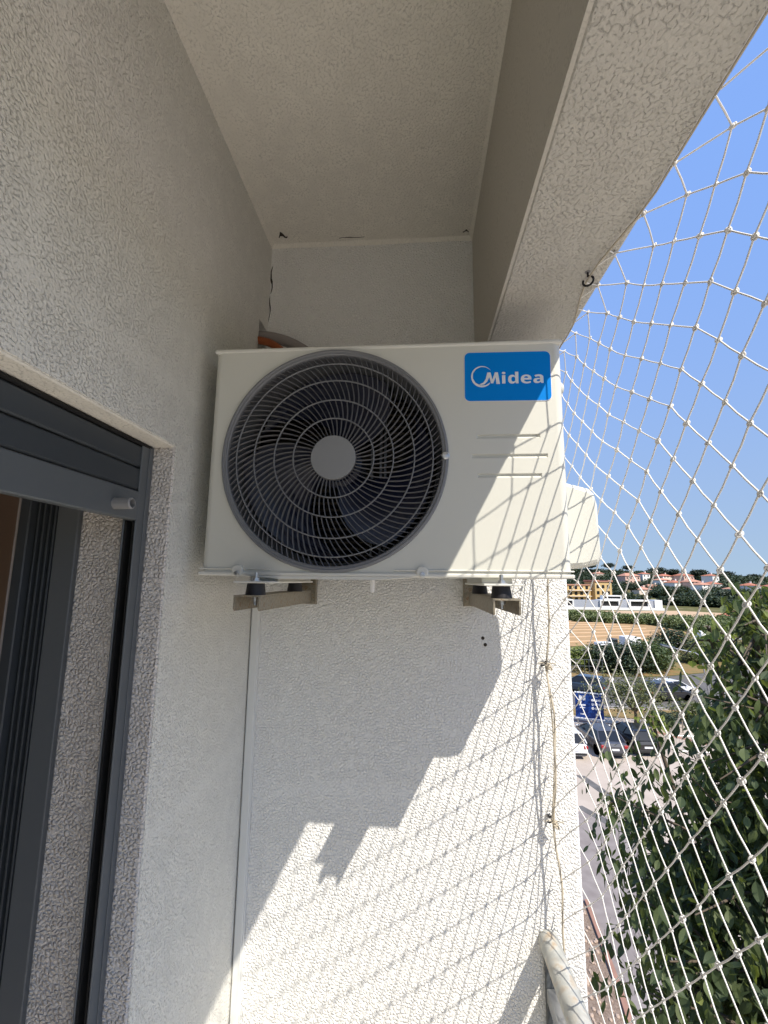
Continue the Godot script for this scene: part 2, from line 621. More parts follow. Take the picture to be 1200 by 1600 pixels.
func front_ring(st: SurfaceTool, lo: Vector2, hi: Vector2) -> void:
	# the front panel round the fan opening: triangles between the circle and the rectangle
	var ang: Array = []
	for k in 160:
		ang.append(TAU * k / 160.0)
	for c in [Vector2(lo.x, lo.y), Vector2(hi.x, lo.y), Vector2(hi.x, hi.y), Vector2(lo.x, hi.y)]:
		ang.append(fposmod((c - FC).angle(), TAU))
	ang.sort()
	var n := ang.size()
	var inn: Array = []
	var out: Array = []
	for a in ang:
		var d := Vector2(cos(a), sin(a))
		var t := 1e9
		if absf(d.x) > 1e-6:
			t = minf(t, ((hi.x if d.x > 0 else lo.x) - FC.x) / d.x)
		if absf(d.y) > 1e-6:
			t = minf(t, ((hi.y if d.y > 0 else lo.y) - FC.y) / d.y)
		inn.append(Vector3(FC.x + d.x * FR, FC.y + d.y * FR, 0))
		out.append(Vector3(FC.x + d.x * t, FC.y + d.y * t, 0))
	for k in n:
		var e := (k + 1) % n
		quad(st, inn[k], out[k], out[e], inn[e])

func build_air_conditioner() -> void:
	var ac := thing("air_conditioner", "white outdoor air conditioner with round dark fan grille and blue badge", "air conditioner", Vector3(-0.4476, 0.0076, -0.9029), -0.0083)
	var R := 0.018
	var fx := Transform3D(Basis(Vector3.RIGHT, Vector3.BACK, Vector3.DOWN), Vector3(FC.x, FC.y, 0))
	# cabinet
	var st := mb()
	front_ring(st, Vector2(0.026, 0.0), Vector2(0.521, AH))
	quad(st, Vector3(R, 0, 0), Vector3(0.026, 0, 0), Vector3(0.026, AH, 0), Vector3(R, AH, 0))
	var grooves := [[0.5722, 0.7019, 0.2049], [0.5613, 0.7152, 0.2459], [0.5726, 0.7015, 0.2876]]
	var y := 0.0
	var xr := AW - R
	for g in grooves:
		var a: float = g[2] - 0.0045
		var b: float = g[2] + 0.0045
		quad(st, Vector3(0.521, y, 0), Vector3(xr, y, 0), Vector3(xr, a, 0), Vector3(0.521, a, 0))
		quad(st, Vector3(0.521, a, 0), Vector3(g[0], a, 0), Vector3(g[0], b, 0), Vector3(0.521, b, 0))
		quad(st, Vector3(g[1], a, 0), Vector3(xr, a, 0), Vector3(xr, b, 0), Vector3(g[1], b, 0))
		# pressed-in groove: steep upper side, shallow lower side, slanted ends
		var zi := -0.0042
		var i0: float = g[0] + 0.005
		var i1: float = g[1] - 0.005
		var m0: float = g[2] + 0.0005
		var m1: float = g[2] + 0.003
		quad(st, Vector3(g[0], a, 0), Vector3(g[1], a, 0), Vector3(i1, m0, zi), Vector3(i0, m0, zi))
		quad(st, Vector3(i0, m0, zi), Vector3(i1, m0, zi), Vector3(i1, m1, zi), Vector3(i0, m1, zi))
		quad(st, Vector3(i0, m1, zi), Vector3(i1, m1, zi), Vector3(g[1], b, 0), Vector3(g[0], b, 0))
		quad(st, Vector3(g[0], a, 0), Vector3(i0, m0, zi), Vector3(i0, m1, zi), Vector3(g[0], b, 0))
		quad(st, Vector3(i1, m0, zi), Vector3(g[1], a, 0), Vector3(g[1], b, 0), Vector3(i1, m1, zi))
		y = b
	quad(st, Vector3(0.521, y, 0), Vector3(xr, y, 0), Vector3(xr, AH, 0), Vector3(0.521, AH, 0))
	# rounded upright edges, sides, back, top and bottom
	for side in [0, 1]:
		var cx: float = R if side == 0 else AW - R
		var sg: float = -1.0 if side == 0 else 1.0
		for k in 6:
			var t0 := PI / 2 * k / 6.0
			var t1 := PI / 2 * (k + 1) / 6.0
			var n0 := Vector3(sg * sin(t0), 0, cos(t0))
			var n1 := Vector3(sg * sin(t1), 0, cos(t1))
			var p0 := Vector3(cx, 0, -R) + n0 * R
			var p1 := Vector3(cx, 0, -R) + n1 * R
			var u := Vector3.UP * AH
			if side == 1:
				quad_n(st, p0, p1, p1 + u, p0 + u, n0, n1, n1, n0)
			else:
				quad_n(st, p1, p0, p0 + u, p1 + u, n1, n0, n0, n1)
	quad(st, Vector3(AW, 0, -R), Vector3(AW, 0, -AD), Vector3(AW, AH, -AD), Vector3(AW, AH, -R))
	quad(st, Vector3(0, 0, -AD), Vector3(0, 0, -R), Vector3(0, AH, -R), Vector3(0, AH, -AD))
	quad(st, Vector3(AW, 0, -AD), Vector3(0, 0, -AD), Vector3(0, AH, -AD), Vector3(AW, AH, -AD))
	obj("cabinet", st, M.paint, ac)
	# lid with a lip over the front
	st = mb()
	bx(st, Vector3(-0.0015, AH - 0.0065, -AD - 0.003), Vector3(AW + 0.0015, AH + 0.004, 0.0025), 0.0035)
	obj("lid", st, M.paint_edge, ac)
	# base pan with its rim along the front
	st = mb()
	bx(st, Vector3(-0.002, -0.0015, -AD - 0.002), Vector3(AW + 0.002, 0.0065, 0.0045), 0.002)
	bx(st, Vector3(-0.002, 0.0105, -0.03), Vector3(0.150, 0.0140, 0.0035), 0.0015)
	bx(st, Vector3(0.405, 0.0105, -0.03), Vector3(AW + 0.002, 0.0140, 0.0035), 0.0015)
	var pan := PackedVector2Array([Vector2(0.10, -0.0015), Vector2(0.17, -0.0075), Vector2(0.37, -0.0075), Vector2(0.44, -0.0015)])
	prism(st, pan, Transform3D(Basis.IDENTITY, Vector3(0, 0, -0.25)), 0.254)
	obj("base_pan", st, M.paint_edge, ac)
	for u in [0.0818, 0.4605]:
		st = mb()
		lathe(st, Transform3D(fx.basis, Vector3(u, 0.0085, 0.0)), [Vector2(0.0125, 0.0), Vector2(0.012, 0.0052), Vector2(0.010, 0.0062), Vector2(0.0, 0.0062)], 20)
		var boss := obj("screw_boss", st, M.paint_edge, ac)
		st = mb()
		lathe(st, Transform3D(fx.basis, Vector3(u, 0.0035, 0.0062)), [Vector2(0.0055, 0.0), Vector2(0.0048, 0.0022), Vector2(0.0022, 0.0026), Vector2(0.0016, 0.001), Vector2(0.0, 0.001)], 14)
		obj("screw", st, M.zinc, boss)
	# fan opening: rim, shroud and grille
	var gr := Node3D.new()
	gr.name = "fan_grille"
	ac.add_child(gr)
	gr.position = Vector3(FC.x, FC.y, 0)
	var g0 := Transform3D(fx.basis, Vector3.ZERO)
	st = mb()
	lathe(st, g0, [Vector2(FR + 0.0005, -0.02), Vector2(FR + 0.0005, 0.003), Vector2(FR - 0.001, 0.0065), Vector2(FR - 0.005, 0.0075), Vector2(FR - 0.0065, 0.0050), Vector2(FR - 0.0090, 0.0045), Vector2(FR - 0.0105, 0.0060), Vector2(FR - 0.0125, 0.0040), Vector2(FR - 0.013, -0.012)], 144)
	obj("rim", st, M.ring, gr)
	st = mb()
	lathe(st, g0, [Vector2(FR - 0.0125, -0.011), Vector2(FR - 0.016, -0.035), Vector2(FR - 0.021, -0.06), Vector2(FR - 0.021, -0.10), Vector2(FR - 0.012, -0.115)], 96, true)
	obj("shroud", st, M.ring, gr)
	var rr := [0.047, 0.0862, 0.1275, 0.1715, 0.2100, FR - 0.0122]
	for k in range(1, 5):
		st = mb()
		var pts: Array = []
		for i in 96:
			var a := TAU * i / 96.0
			pts.append(Vector3(cos(a) * rr[k], sin(a) * rr[k], 0.0))
		tube(st, pts, 0.0016, 6, true)
		obj("ring", st, M.ring, gr)
	st = mb()
	lathe(st, g0, [Vector2(0.048, -0.012), Vector2(0.048, 0.001), Vector2(0.047, 0.0025), Vector2(0.030, 0.0032), Vector2(0.0, 0.0035)], 48)
	obj("hub_disc", st, M.hub, gr)
	var counts := [48, 62, 80, 94, 110]
	var inner := mb()
	for k in 5:
		var one := mb()
		vane(one, rr[k] - 0.001, rr[k + 1] + 0.0008)
		var mesh: Mesh = one.commit()
		for i in counts[k]:
			var turn: float = TAU * (i + 0.35 * k) / counts[k]
			if k < 2:
				inner.append_from(mesh, 0, Transform3D(Basis(Vector3.BACK, turn), Vector3.ZERO))
			else:
				var v := obj("vane", mesh, M.vane, gr)
				v.rotation.z = turn
	var iv := obj("inner_vanes", inner, M.vane, gr)
	iv.set_meta("kind", "stuff")
	st = mb()
	lathe(st, Transform3D(fx.basis, Vector3(FR - 0.006, -0.001, 0.005)), [Vector2(0.0085, 0.0), Vector2(0.008, 0.004), Vector2(0.0055, 0.005), Vector2(0.005, 0.0035), Vector2(0.0, 0.0045)], 16)
	obj("screw", st, M.zinc, gr)
	# fan behind the grille
	var fan := Node3D.new()
	fan.name = "fan"
	ac.add_child(fan)
	fan.position = Vector3(FC.x, FC.y, -0.062)
	st = mb()
	lathe(st, g0, [Vector2(0.055, -0.06), Vector2(0.055, 0.015), Vector2(0.045, 0.022), Vector2(0.0, 0.024)], 32)
	obj("fan_hub", st, M.blade, fan)
	for b in 3:
		st = mb()
		var nr := 7
		var na := 12
		var P: Array = []
		for i in nr + 1:
			var row: Array = []
			var t := float(i) / nr
			var r := lerpf(0.05, 0.213, t)
			for j in na + 1:
				var f := float(j) / na
				var span := deg_to_rad(lerpf(62.0, 96.0, t))
				var sweep := deg_to_rad(34.0 * t * t)
				var a := b * TAU / 3.0 + deg_to_rad(-70.0) + sweep + span * (f - 0.25)
				row.append(Vector3(cos(a) * r, sin(a) * r, lerpf(0.018, -0.040, f) + 0.012 * sin(f * PI)))
			P.append(row)
		for i in nr:
			for j in na:
				quad(st, P[i][j], P[i + 1][j], P[i + 1][j + 1], P[i][j + 1])
		obj("blade", st, M.blade, fan)
	# inside of the casing: dark back, motor mount and coil
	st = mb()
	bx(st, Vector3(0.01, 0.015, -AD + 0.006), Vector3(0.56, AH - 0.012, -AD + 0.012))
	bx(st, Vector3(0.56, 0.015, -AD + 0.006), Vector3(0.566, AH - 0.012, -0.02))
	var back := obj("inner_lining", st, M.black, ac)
	for u in [0.335, 0.357, 0.368]:
		st = mb()
		bx(st, Vector3(u, 0.02, -0.17), Vector3(u + 0.006, 0.48, -0.162), 0.001)
		obj("motor_mount", st, M.steel_in, back)
	for k in 26:
		st = mb()
		var yy := 0.035 + 0.0172 * k
		tube(st, [Vector3(0.03, yy, -0.245), Vector3(0.30, yy + 0.001, -0.245), Vector3(0.55, yy, -0.245)], 0.0045, 6)
		obj("coil_tube", st, M.coil, back)
	build_badge(ac)
	# valve cover on the right side
	st = mb()
	var cv := Transform3D(Basis(Vector3.RIGHT, Vector3.BACK, Vector3.DOWN), Vector3.ZERO)
	var prof := PackedVector2Array([Vector2(0.750, 0.030), Vector2(0.805, 0.022), Vector2(0.838, 0.030), Vector2(0.846, 0.046), Vector2(0.8455, 0.160), Vector2(0.840, 0.186), Vector2(0.828, 0.198), Vector2(0.795, 0.207), Vector2(0.7705, 0.214), Vector2(0.750, 0.216)])
	loft_cover(st, prof, -0.092, -0.240, 0.012)
	obj("valve_cover", st, M.paint, ac)
	st = mb()
	lathe(st, Transform3D(Basis(Vector3.DOWN, Vector3.RIGHT, Vector3.BACK), Vector3(AW - 0.001, 0.425, -0.085)), [Vector2(0.017, 0.0), Vector2(0.016, 0.020), Vector2(0.010, 0.027), Vector2(0.0, 0.029)], 16, true)
	obj("carry_grip", st, M.paint, ac)
	# feet and drain
	for u in [0.1036, 0.5786]:
		st = mb()
		bx(st, Vector3(u - 0.006, -0.0163, -0.290), Vector3(u + 0.066, -0.0123, 0.058), 0.001)
		bx(st, Vector3(u, -0.0123, -0.29), Vector3(u + 0.060, -0.0016, -0.012), 0.001)
		var foot := obj("foot", st, M.paint_edge, ac)
		for zz in [0.035, -0.252]:
			st = mb()
			lathe(st, Transform3D(Basis.IDENTITY, Vector3(u + 0.030, -0.0123, zz)), [Vector2(0.011, 0.0), Vector2(0.011, 0.0015), Vector2(0.0075, 0.0017), Vector2(0.0073, 0.0065), Vector2(0.0038, 0.0068), Vector2(0.0038, 0.017), Vector2(0.0, 0.0176)], 12)
			obj("bolt", st, M.zinc, foot)
	st = mb()
	lathe(st, Transform3D(Basis.IDENTITY, Vector3(0.345, -0.037, -0.147)), [Vector2(0.0, 0.0), Vector2(0.0045, 0.001), Vector2(0.006, 0.009), Vector2(0.0065, 0.030)], 14)
	obj("drain_spout", st, M.white, ac)

func loft_cover(st: SurfaceTool, prof: PackedVector2Array, z0: float, z1: float, r: float) -> void:
	# an extruded outline with its front and back edges rounded
	var n := prof.size()
	var c := Vector2.ZERO
	for p in prof:
		c += p / n
	var rings: Array = []
	for s in [[z0, r], [z0 - r * 0.3, r * 0.45], [z0 - r, 0.0], [z1 + r, 0.0], [z1, r]]:
		var ring: Array = []
		for p in prof:
			var q := p
			var d := (p - c)
			if p.x > 0.76:
				q = p - d.normalized() * s[1]
			ring.append(Vector3(q.x, q.y, s[0]))
		rings.append(ring)
	for k in rings.size() - 1:
		for i in n:
			var e := (i + 1) % n
			quad(st, rings[k + 1][i], rings[k + 1][e], rings[k][e], rings[k][i])
	var last: int = rings.size() - 1
	for i in range(1, n - 1):
		tri(st, rings[0][0], rings[0][i], rings[0][i + 1])
		tri(st, rings[last][0], rings[last][i + 1], rings[last][i])

func vane(st: SurfaceTool, r0: float, r1: float) -> void:
	var n := 5
	var P: Array = []
	for k in n + 1:
		var r := lerpf(r0, r1, float(k) / n)
		# turn grows outwards so that the vane leans from near radial at the hub to about 37 degrees at the rim
		var a := 0.0
		var q := r0
		while q < r - 1e-6:
			var dq := minf(0.002, r - q)
			a += (0.08 + 0.66 * (q - 0.047) / 0.185) / q * dq
			q += dq
		var lean := 0.08 + 0.66 * (r - 0.047) / 0.185
		var d := Vector3(cos(a), sin(a), 0)
		var e := Vector3(-sin(a), cos(a), 0)
		var side := (e - d * lean).normalized() * 0.00085
		var c := d * r
		P.append([c + side + Vector3(0, 0, -0.0085), c + side + Vector3(0, 0, -0.0016), c + Vector3(0, 0, -0.0008), c - side + Vector3(0, 0, -0.0016), c - side + Vector3(0, 0, -0.0085)])
	for k in n:
		for j in 4:
			quad(st, P[k][j], P[k][j + 1], P[k + 1][j + 1], P[k + 1][j])

func build_badge(ac: Node3D) -> void:
	var bd := Node3D.new()
	bd.name = "badge"
	bd.set_meta("label", "blue rounded badge with white lettering")
	ac.add_child(bd)
	bd.position = Vector3(0.6392, 0.4184, 0.0)
	bd.rotation.z = -0.008
	var st := mb()
	prism(st, rrect(0.1775, 0.1085, 0.011, 6), Transform3D.IDENTITY, 0.0012)
	obj("badge_plate", st, M.badge, bd)
	st = mb()
	var ed: Array = []
	for p in rrect(0.1780, 0.1090, 0.0112, 6):
		ed.append(Vector3(p.x, p.y, 0.0008))
	tube(st, ed, 0.0005, 6, true)
	obj("badge_border", st, M.white, bd)
	var s := 0.000284
	var to := func(x: float, y: float) -> Vector2: return Vector2((x - 477.0) * s, (322.0 - y) * s)
	# crescent
	var cr := PackedVector2Array()
	for k in 37:
		var a := deg_to_rad(lerpf(38.0, 318.0, k / 36.0))
		cr.append(to.call(291.0 + 79.0 * cos(a), 323.0 - 83.0 * sin(a)))
	for k in 37:
		var a := deg_to_rad(lerpf(318.0, 38.0, k / 36.0))
		cr.append(to.call(297.0 + 74.0 * cos(a), 320.0 - 73.5 * sin(a)))
	st = mb()
	prism(st, cr, Transform3D(Basis.IDENTITY, Vector3(0, 0, 0.0011)), 0.0008)
	obj("crescent_mark", st, M.white, bd)
	var mp := PackedVector2Array()
	for q in [[272, 384], [300, 372], [318, 345], [331, 292], [354, 292], [368, 348], [386, 292], [408, 292], [421, 382], [396, 382], [391, 330], [373, 376], [357, 376], [345, 328], [330, 362], [308, 384], [285, 389]]:
		mp.append(to.call(float(q[0]), float(q[1])))
	st = mb()
	prism(st, mp, Transform3D(Basis.IDENTITY, Vector3(0, 0, 0.0013)), 0.0008)
	obj("letter_m", st, M.white, bd)
	var f := SystemFont.new()
	f.font_names = PackedStringArray(["Droid Sans"])
	f.font_weight = 700
	var tm := TextMesh.new()
	tm.text = "idea"
	tm.font = f
	tm.font_size = 64
	tm.pixel_size = 0.001
	tm.depth = 0.02
	tm.curve_step = 1.0
	var bb := tm.get_aabb()
	var t := obj("lettering", tm, M.white, bd)
	var k := Vector3(0.0847 / bb.size.x, 0.0262 / bb.size.y, 0.0008 / bb.size.z)
	t.scale = k
	t.position = Vector3(-0.0114, -0.0168, 0.0011) - bb.position * k

func build_brackets() -> void:
	for b in [[-0.3460, -0.2950, "leftmost steel wall bracket, beside the corner trunking, under the unit", 1.0], [0.1405, 0.1900, "rightmost steel wall bracket, half in sunlight, under the unit", -1.0]]:
		var x0: float = b[0]
		var x1: float = b[1]
		var w := thing("wall_bracket", b[2], "bracket", Vector3((x0 + x1) / 2, -0.10, ZW), 0.0, "brackets carrying the air conditioner")
		var o := -w.position
		var st := mb()
		var top := PackedVector2Array([Vector2(x0, -0.838), Vector2(x1, -0.838), Vector2(x1 - 0.010 * b[3], -1.304), Vector2(x0 - 0.010 * b[3], -1.304)])
		for i in 4:
			top[i] = Vector2(top[i].x, -top[i].y)
		prism(st, top, Transform3D(Basis(Vector3.RIGHT, Vector3.FORWARD, Vector3.UP), Vector3(0, -0.0345, 0) + o), 0.003)
		obj("arm_top", st, M.bracket, w)
		for x in [x0, x1]:
			st = mb()
			var sx := 0.0032 if x == x0 else -0.0032
			var dz: float = -0.010 * b[3]
			# tapered side of the channel, rounded off at its free end
			var sd := PackedVector2Array([Vector2(0.8385, -0.0350), Vector2(1.304, -0.0350), Vector2(1.304, -0.0660), Vector2(0.845, -0.0610), Vector2(0.8390, -0.0570)])
			var fr: Array = []
			var bk: Array = []
			for p in sd:
				var shift := dz * (p.x - 0.838) / 0.466
				fr.append(Vector3(x + shift, p.y, -p.x) + o)
				bk.append(Vector3(x + shift + sx, p.y, -p.x) + o)
			var n := sd.size()
			for i in range(1, n - 1):
				tri(st, fr[0], fr[i], fr[i + 1])
				tri(st, bk[0], bk[i + 1], bk[i])
			for i in n:
				var e := (i + 1) % n
				quad(st, fr[i], bk[i], bk[e], fr[e])
			obj("arm_side", st, M.bracket, w)
		st = mb()
		var cx: float = (x0 + x1) / 2 + 0.006 * b[3]
		bx(st, Vector3(cx - 0.024, -0.072, ZW + 0.0005) + o, Vector3(cx + 0.024, 0.30, ZW + 0.004) + o, 0.001)
		bx(st, Vector3(cx - 0.024, -0.072, ZW + 0.004) + o, Vector3(cx - 0.021, 0.30, ZW + 0.018) + o, 0.001)
		bx(st, Vector3(cx + 0.021, -0.072, ZW + 0.004) + o, Vector3(cx + 0.024, 0.30, ZW + 0.018) + o, 0.001)
		obj("wall_plate", st, M.bracket, w)
		for zz in [-0.868, -1.155]:
			st = mb()
			var c := Vector3((x0 + x1) / 2, -0.0315, zz) + o
			c.x = (-0.314 if b[3] > 0 else 0.161) + o.x
			lathe(st, Transform3D(Basis.IDENTITY, c), [Vector2(0.0195, 0.0), Vector2(0.0195, 0.002), Vector2(0.0168, 0.0222), Vector2(0.0155, 0.0228), Vector2(0.0, 0.0228)], 24)
			var d := obj("rubber_damper", st, M.rubber, w)
			st = mb()
			lathe(st, Transform3D(Basis.IDENTITY, c + Vector3(0, -0.0202, 0)), [Vector2(0.0, 0.0), Vector2(0.004, 0.0005), Vector2(0.004, 0.008), Vector2(0.008, 0.0085), Vector2(0.008, 0.0168)], 6)
			obj("nut", st, M.zinc, d)

func build_pipes() -> void:
	var st := mb()
	var pts: Array = []
	for k in 15:
		var t := k / 14.0
		pts.append(Vector3(-0.56, 0.757, -1.278).bezier_interpolate(Vector3(-0.45, 0.757, -1.262), Vector3(-0.36, 0.742, -1.250), Vector3(-0.20, 0.56, -1.250), t))
	tube(st, pts, 0.0165, 14)
	tag(obj("insulated_pipe", st, M.foam), "grey foam covered pipe coming out of the hole above the unit", "pipe")
	st = mb()
	pts = []
	var rad: Array = []
	for k in 64:
		var t := k / 63.0
		pts.append(Vector3(-0.56, 0.735, -1.258).bezier_interpolate(Vector3(-0.45, 0.735, -1.248), Vector3(-0.41, 0.715, -1.226), Vector3(-0.30, 0.54, -1.218), t))
		rad.append(0.0082 if k % 2 == 0 else 0.0122)
	tube(st, pts, rad, 12)
	tag(obj("corrugated_conduit", st, M.orange), "orange corrugated cable conduit beneath the grey foam pipe", "conduit")
	# flat trunking in the corner
	var t := thing("cable_trunking", "slim white cable trunking running down the corner of the walls", "trunking", Vector3(-0.47, YF, ZW))
	var o := -t.position
	st = mb()
	bx(st, Vector3(-0.4825, YF, ZW + 0.0005) + o, Vector3(-0.4565, -0.03, ZW + 0.011) + o, 0.001)
	obj("trunking_base", st, M.trunking, t)
	st = mb()
	bx(st, Vector3(-0.4805, YF, ZW + 0.011) + o, Vector3(-0.4585, -0.03, ZW + 0.0165) + o, 0.0025)
	obj("trunking_lid", st, M.trunking, t)

func build_railing() -> void:
	var r := thing("balcony_railing", "weathered grey pipe railing with clear panel at the balcony edge", "railing", Vector3(0.338, YF, 0.6))
	var o := -r.position
	var st := mb()
	var pts: Array = []
	for k in 30:
		pts.append(Vector3(0.338, -0.905, lerpf(ZW + 0.004, 4.58, k / 29.0)) + o)
	tube(st, pts, 0.0255, 20)
	obj("handrail", st, M.pipe_rail, r)
	st = mb()
	bx(st, Vector3(0.325, YF, ZW + 0.002) + o, Vector3(0.351, -0.93, ZW + 0.014) + o, 0.002)
	obj("wall_post", st, M.anthracite_dark, r)
	for z in [-0.20, 0.95, 2.1, 3.25, 4.4]:
		st = mb()
		bx(st, Vector3(0.320, YF, z - 0.018) + o, Vector3(0.356, -0.928, z + 0.018) + o, 0.003)
		obj("post", st, M.steel, r)
	for y in [-1.02, -1.76]:
		st = mb()
		bx(st, Vector3(0.326, y - 0.016, ZW + 0.014) + o, Vector3(0.350, y + 0.016, 4.58) + o, 0.002)
		obj("crossbar", st, M.steel, r)
	st = mb()
	bx(st, Vector3(0.3355, -1.75, ZW + 0.02) + o, Vector3(0.3405, -1.03, 4.55) + o)
	obj("glass_panel", st, M.glass, r)

# ---------------------------------------------------------------- the safety net
func rope_x(z: float) -> float:
	var near := minf(absf(z + 0.83), minf(absf(z + 0.10), absf(z - 0.62)))
	return lerpf(0.341, 0.371, smoothstep(0.0, 0.20, near))

func to_edge(a: Vector2, b: Vector2, lo: Vector2, hi: Vector2) -> float:
	# how far along a-b, a inside the frame lo-hi, the edge lies
	var t := 1.0
	for k in 2:
		if b[k] > hi[k]:
			t = minf(t, (hi[k] - a[k]) / (b[k] - a[k]))
		elif b[k] < lo[k]:
			t = minf(t, (lo[k] - a[k]) / (b[k] - a[k]))
	return t

func net_node(i: int, j: int) -> Vector2:
	# the lattice of knots as (height, z): diamonds, pulled longer along the balcony towards the beam side of one slack cord
	var p := Vector2(0.2, -0.567) + Vector2(-0.0452, 0.0425) * i + Vector2(-0.0452, -0.0425) * j
	for k in range(i, -3):
		var n := -4 - k
		p += Vector2(-0.0092, -0.0105) if n < 3 else (Vector2(-0.0042, -0.0075) if n < 6 else Vector2(0.0, -0.003))
	return p

func net_point(y: float, z: float) -> Vector3:
	var x := 0.42
	var s := (y - 0.339) * 0.65 - (z + 0.693) * 0.76
	x -= 0.012 * clampf(s / 0.3, 0.0, 1.0)
	x -= 0.050 * smoothstep(-1.16, -1.305, z) * smoothstep(0.45, 0.1, y)
	x += 0.004 * noise.get_noise_2d(y * 600.0, z * 600.0)
	var t := smoothstep(0.592, 0.640, y)
	x = lerpf(x, rope_x(z), t)
	y = lerpf(y, 0.599, t)
	return Vector3(x, y + 0.0015 * noise.get_noise_2d(z * 900.0, y * 900.0 + 70.0), z + 0.0015 * noise.get_noise_2d(z * 900.0 + 300.0, y * 900.0))

func build_net() -> void:
	var net := thing("safety_net", "white knotted safety net stretched across the open balcony side", "net")
	var lo := Vector2(-1.30, -1.305)
	var hi := Vector2(0.640, 0.75)
	var knots: Array = []
	for fam in 2:
		for c in range(-60, 61):
			var all: Array = []
			var before := Vector2.INF
			for a in range(-80, 81):
				var p := net_node(a, c) if fam == 0 else net_node(c, a)
				var inside := p.x > lo.x and p.x < hi.x and p.y > lo.y and p.y < hi.y
				if inside:
					if all.is_empty() and before != Vector2.INF:
						all.append(p.lerp(before, to_edge(p, before, lo, hi)))
					all.append(p)
					if fam == 0:
						knots.append(net_point(p.x, p.y))
				elif not all.is_empty():
					var l: Vector2 = all[all.size() - 1]
					all.append(l.lerp(p, to_edge(l, p, lo, hi)))
					break
				before = p
			if all.size() < 4:
				continue
			var run: Array = []
			for k in all.size():
				var q: Vector2 = all[k]
				run.append(net_point(q.x, q.y) + Vector3(0.0008 if fam == 0 else -0.0008, 0, 0))
				if k < all.size() - 1:
					var w: Vector2 = (q + all[k + 1]) * 0.5
					run.append((net_point(q.x, q.y) + net_point(all[k + 1].x, all[k + 1].y)) * 0.5 + Vector3(0, -0.0006, 0) + Vector3(0.001, 0.001, 0.001) * noise.get_noise_2d(w.x * 3000.0, w.y * 3000.0))
			var st := mb()
			tube(st, run, 0.00125, 6)
			obj("cord", st, M.cord, net)
	# knots
	var kst := mb()
	for s in [-1.0, 1.0]:
		var pts: Array = []
		for k in 12:
			var a := TAU * k / 12.0
			pts.append(Vector3(s * 0.0011 + 0.0008 * sin(a), 0.0028 * cos(a) + 0.001 * s, 0.0024 * sin(a)))
		tube(kst, pts, 0.0012, 5, true)
	lathe(kst, Transform3D.IDENTITY, [Vector2(0.0, -0.0032), Vector2(0.0022, -0.002), Vector2(0.0026, 0.0), Vector2(0.0020, 0.0022), Vector2(0.0, 0.0032)], 8, true)
	var mm := MultiMesh.new()
	mm.transform_format = MultiMesh.TRANSFORM_3D
	mm.mesh = kst.commit()
	mm.instance_count = knots.size()
	for k in knots.size():
		var b := Basis.from_euler(Vector3(rng.randf_range(-0.5, 0.5), rng.randf_range(-0.6, 0.6), rng.randf_range(-0.4, 0.4))).scaled(Vector3.ONE * rng.randf_range(0.9, 1.2))
		mm.set_instance_transform(k, Transform3D(b, knots[k]))
	var mi := MultiMeshInstance3D.new()
	mi.name = "knots"
	mi.multimesh = mm
	mi.material_override = M.cord
	mi.set_meta("kind", "stuff")
	net.add_child(mi)
	# border ropes: under the beam from hook to hook and down the wall
	var top: Array = []
	for k in 41:
		var z := lerpf(-1.30, 0.75, k / 40.0)
		top.append(Vector3(rope_x(z), 0.598 + 0.002 * sin(z * 9.0), z))
	var rst := mb()
	tube(rst, top, 0.0019, 6)
	obj("border_rope", rst, M.rope, net)
	var down: Array = []
	for k in 41:
		var y := lerpf(0.59, -1.28, k / 40.0)
		var near := minf(absf(y + 0.222), minf(absf(y + 0.614), absf(y - 0.4)))
		down.append(Vector3(lerpf(0.356, 0.366, smoothstep(0.0, 0.15, near)) + 0.002 * sin(y * 31.0), y, lerpf(-1.290, -1.280, smoothstep(0.0, 0.15, near))))
	rst = mb()
	tube(rst, down, 0.0026, 6)
	obj("border_rope", rst, M.rope, net)
	# second strand tied between the wall hooks
	rst = mb()
	var str2: Array = []
	for k in 17:
		var t := k / 16.0
		str2.append(Vector3(0.352 + 0.008 * sin(t * PI), lerpf(-0.222, -0.614, t), -1.291 + 0.020 * sin(t * PI)))
	tube(rst, str2, 0.0020, 6)
	obj("tie_strand", rst, M.rope, net)
	# hooks
	hook(Vector3(0.341, YB, -0.83), Vector3.DOWN, "dark screw hook under the beam holding the net rope")
	for y in [-0.222, -0.614]:
		hook(Vector3(0.352, y, ZW), Vector3.BACK, "small screw hook in the sunlit wall, %s of two" % ("upper" if y > -0.4 else "lower"))
		for s in 3:
			var tl := mb()
			var a := Vector3(0.353, y, -1.292)
			var d := Vector3([-0.022, 0.026, 0.016][s], [0.004, 0.002, -0.012][s], 0.010)
			tube(tl, [a, a + d * 0.5 + Vector3(0, 0.003, 0.003), a + d], 0.0016, 5)
			obj("rope_tail", tl, M.rope, net)
		for s in 4:
			var kl := mb()
			var loop: Array = []
			for k in 10:
				var an := TAU * k / 10.0
				loop.append(Vector3(0.356 + 0.006 * cos(an) + 0.002 * s, y - 0.004 * s + 0.003 * sin(an * 2.0 + s), -1.288 + 0.006 * sin(an)))
			tube(kl, loop, 0.0018, 5, true)
			obj("rope_knot", kl, M.rope, net)
	return

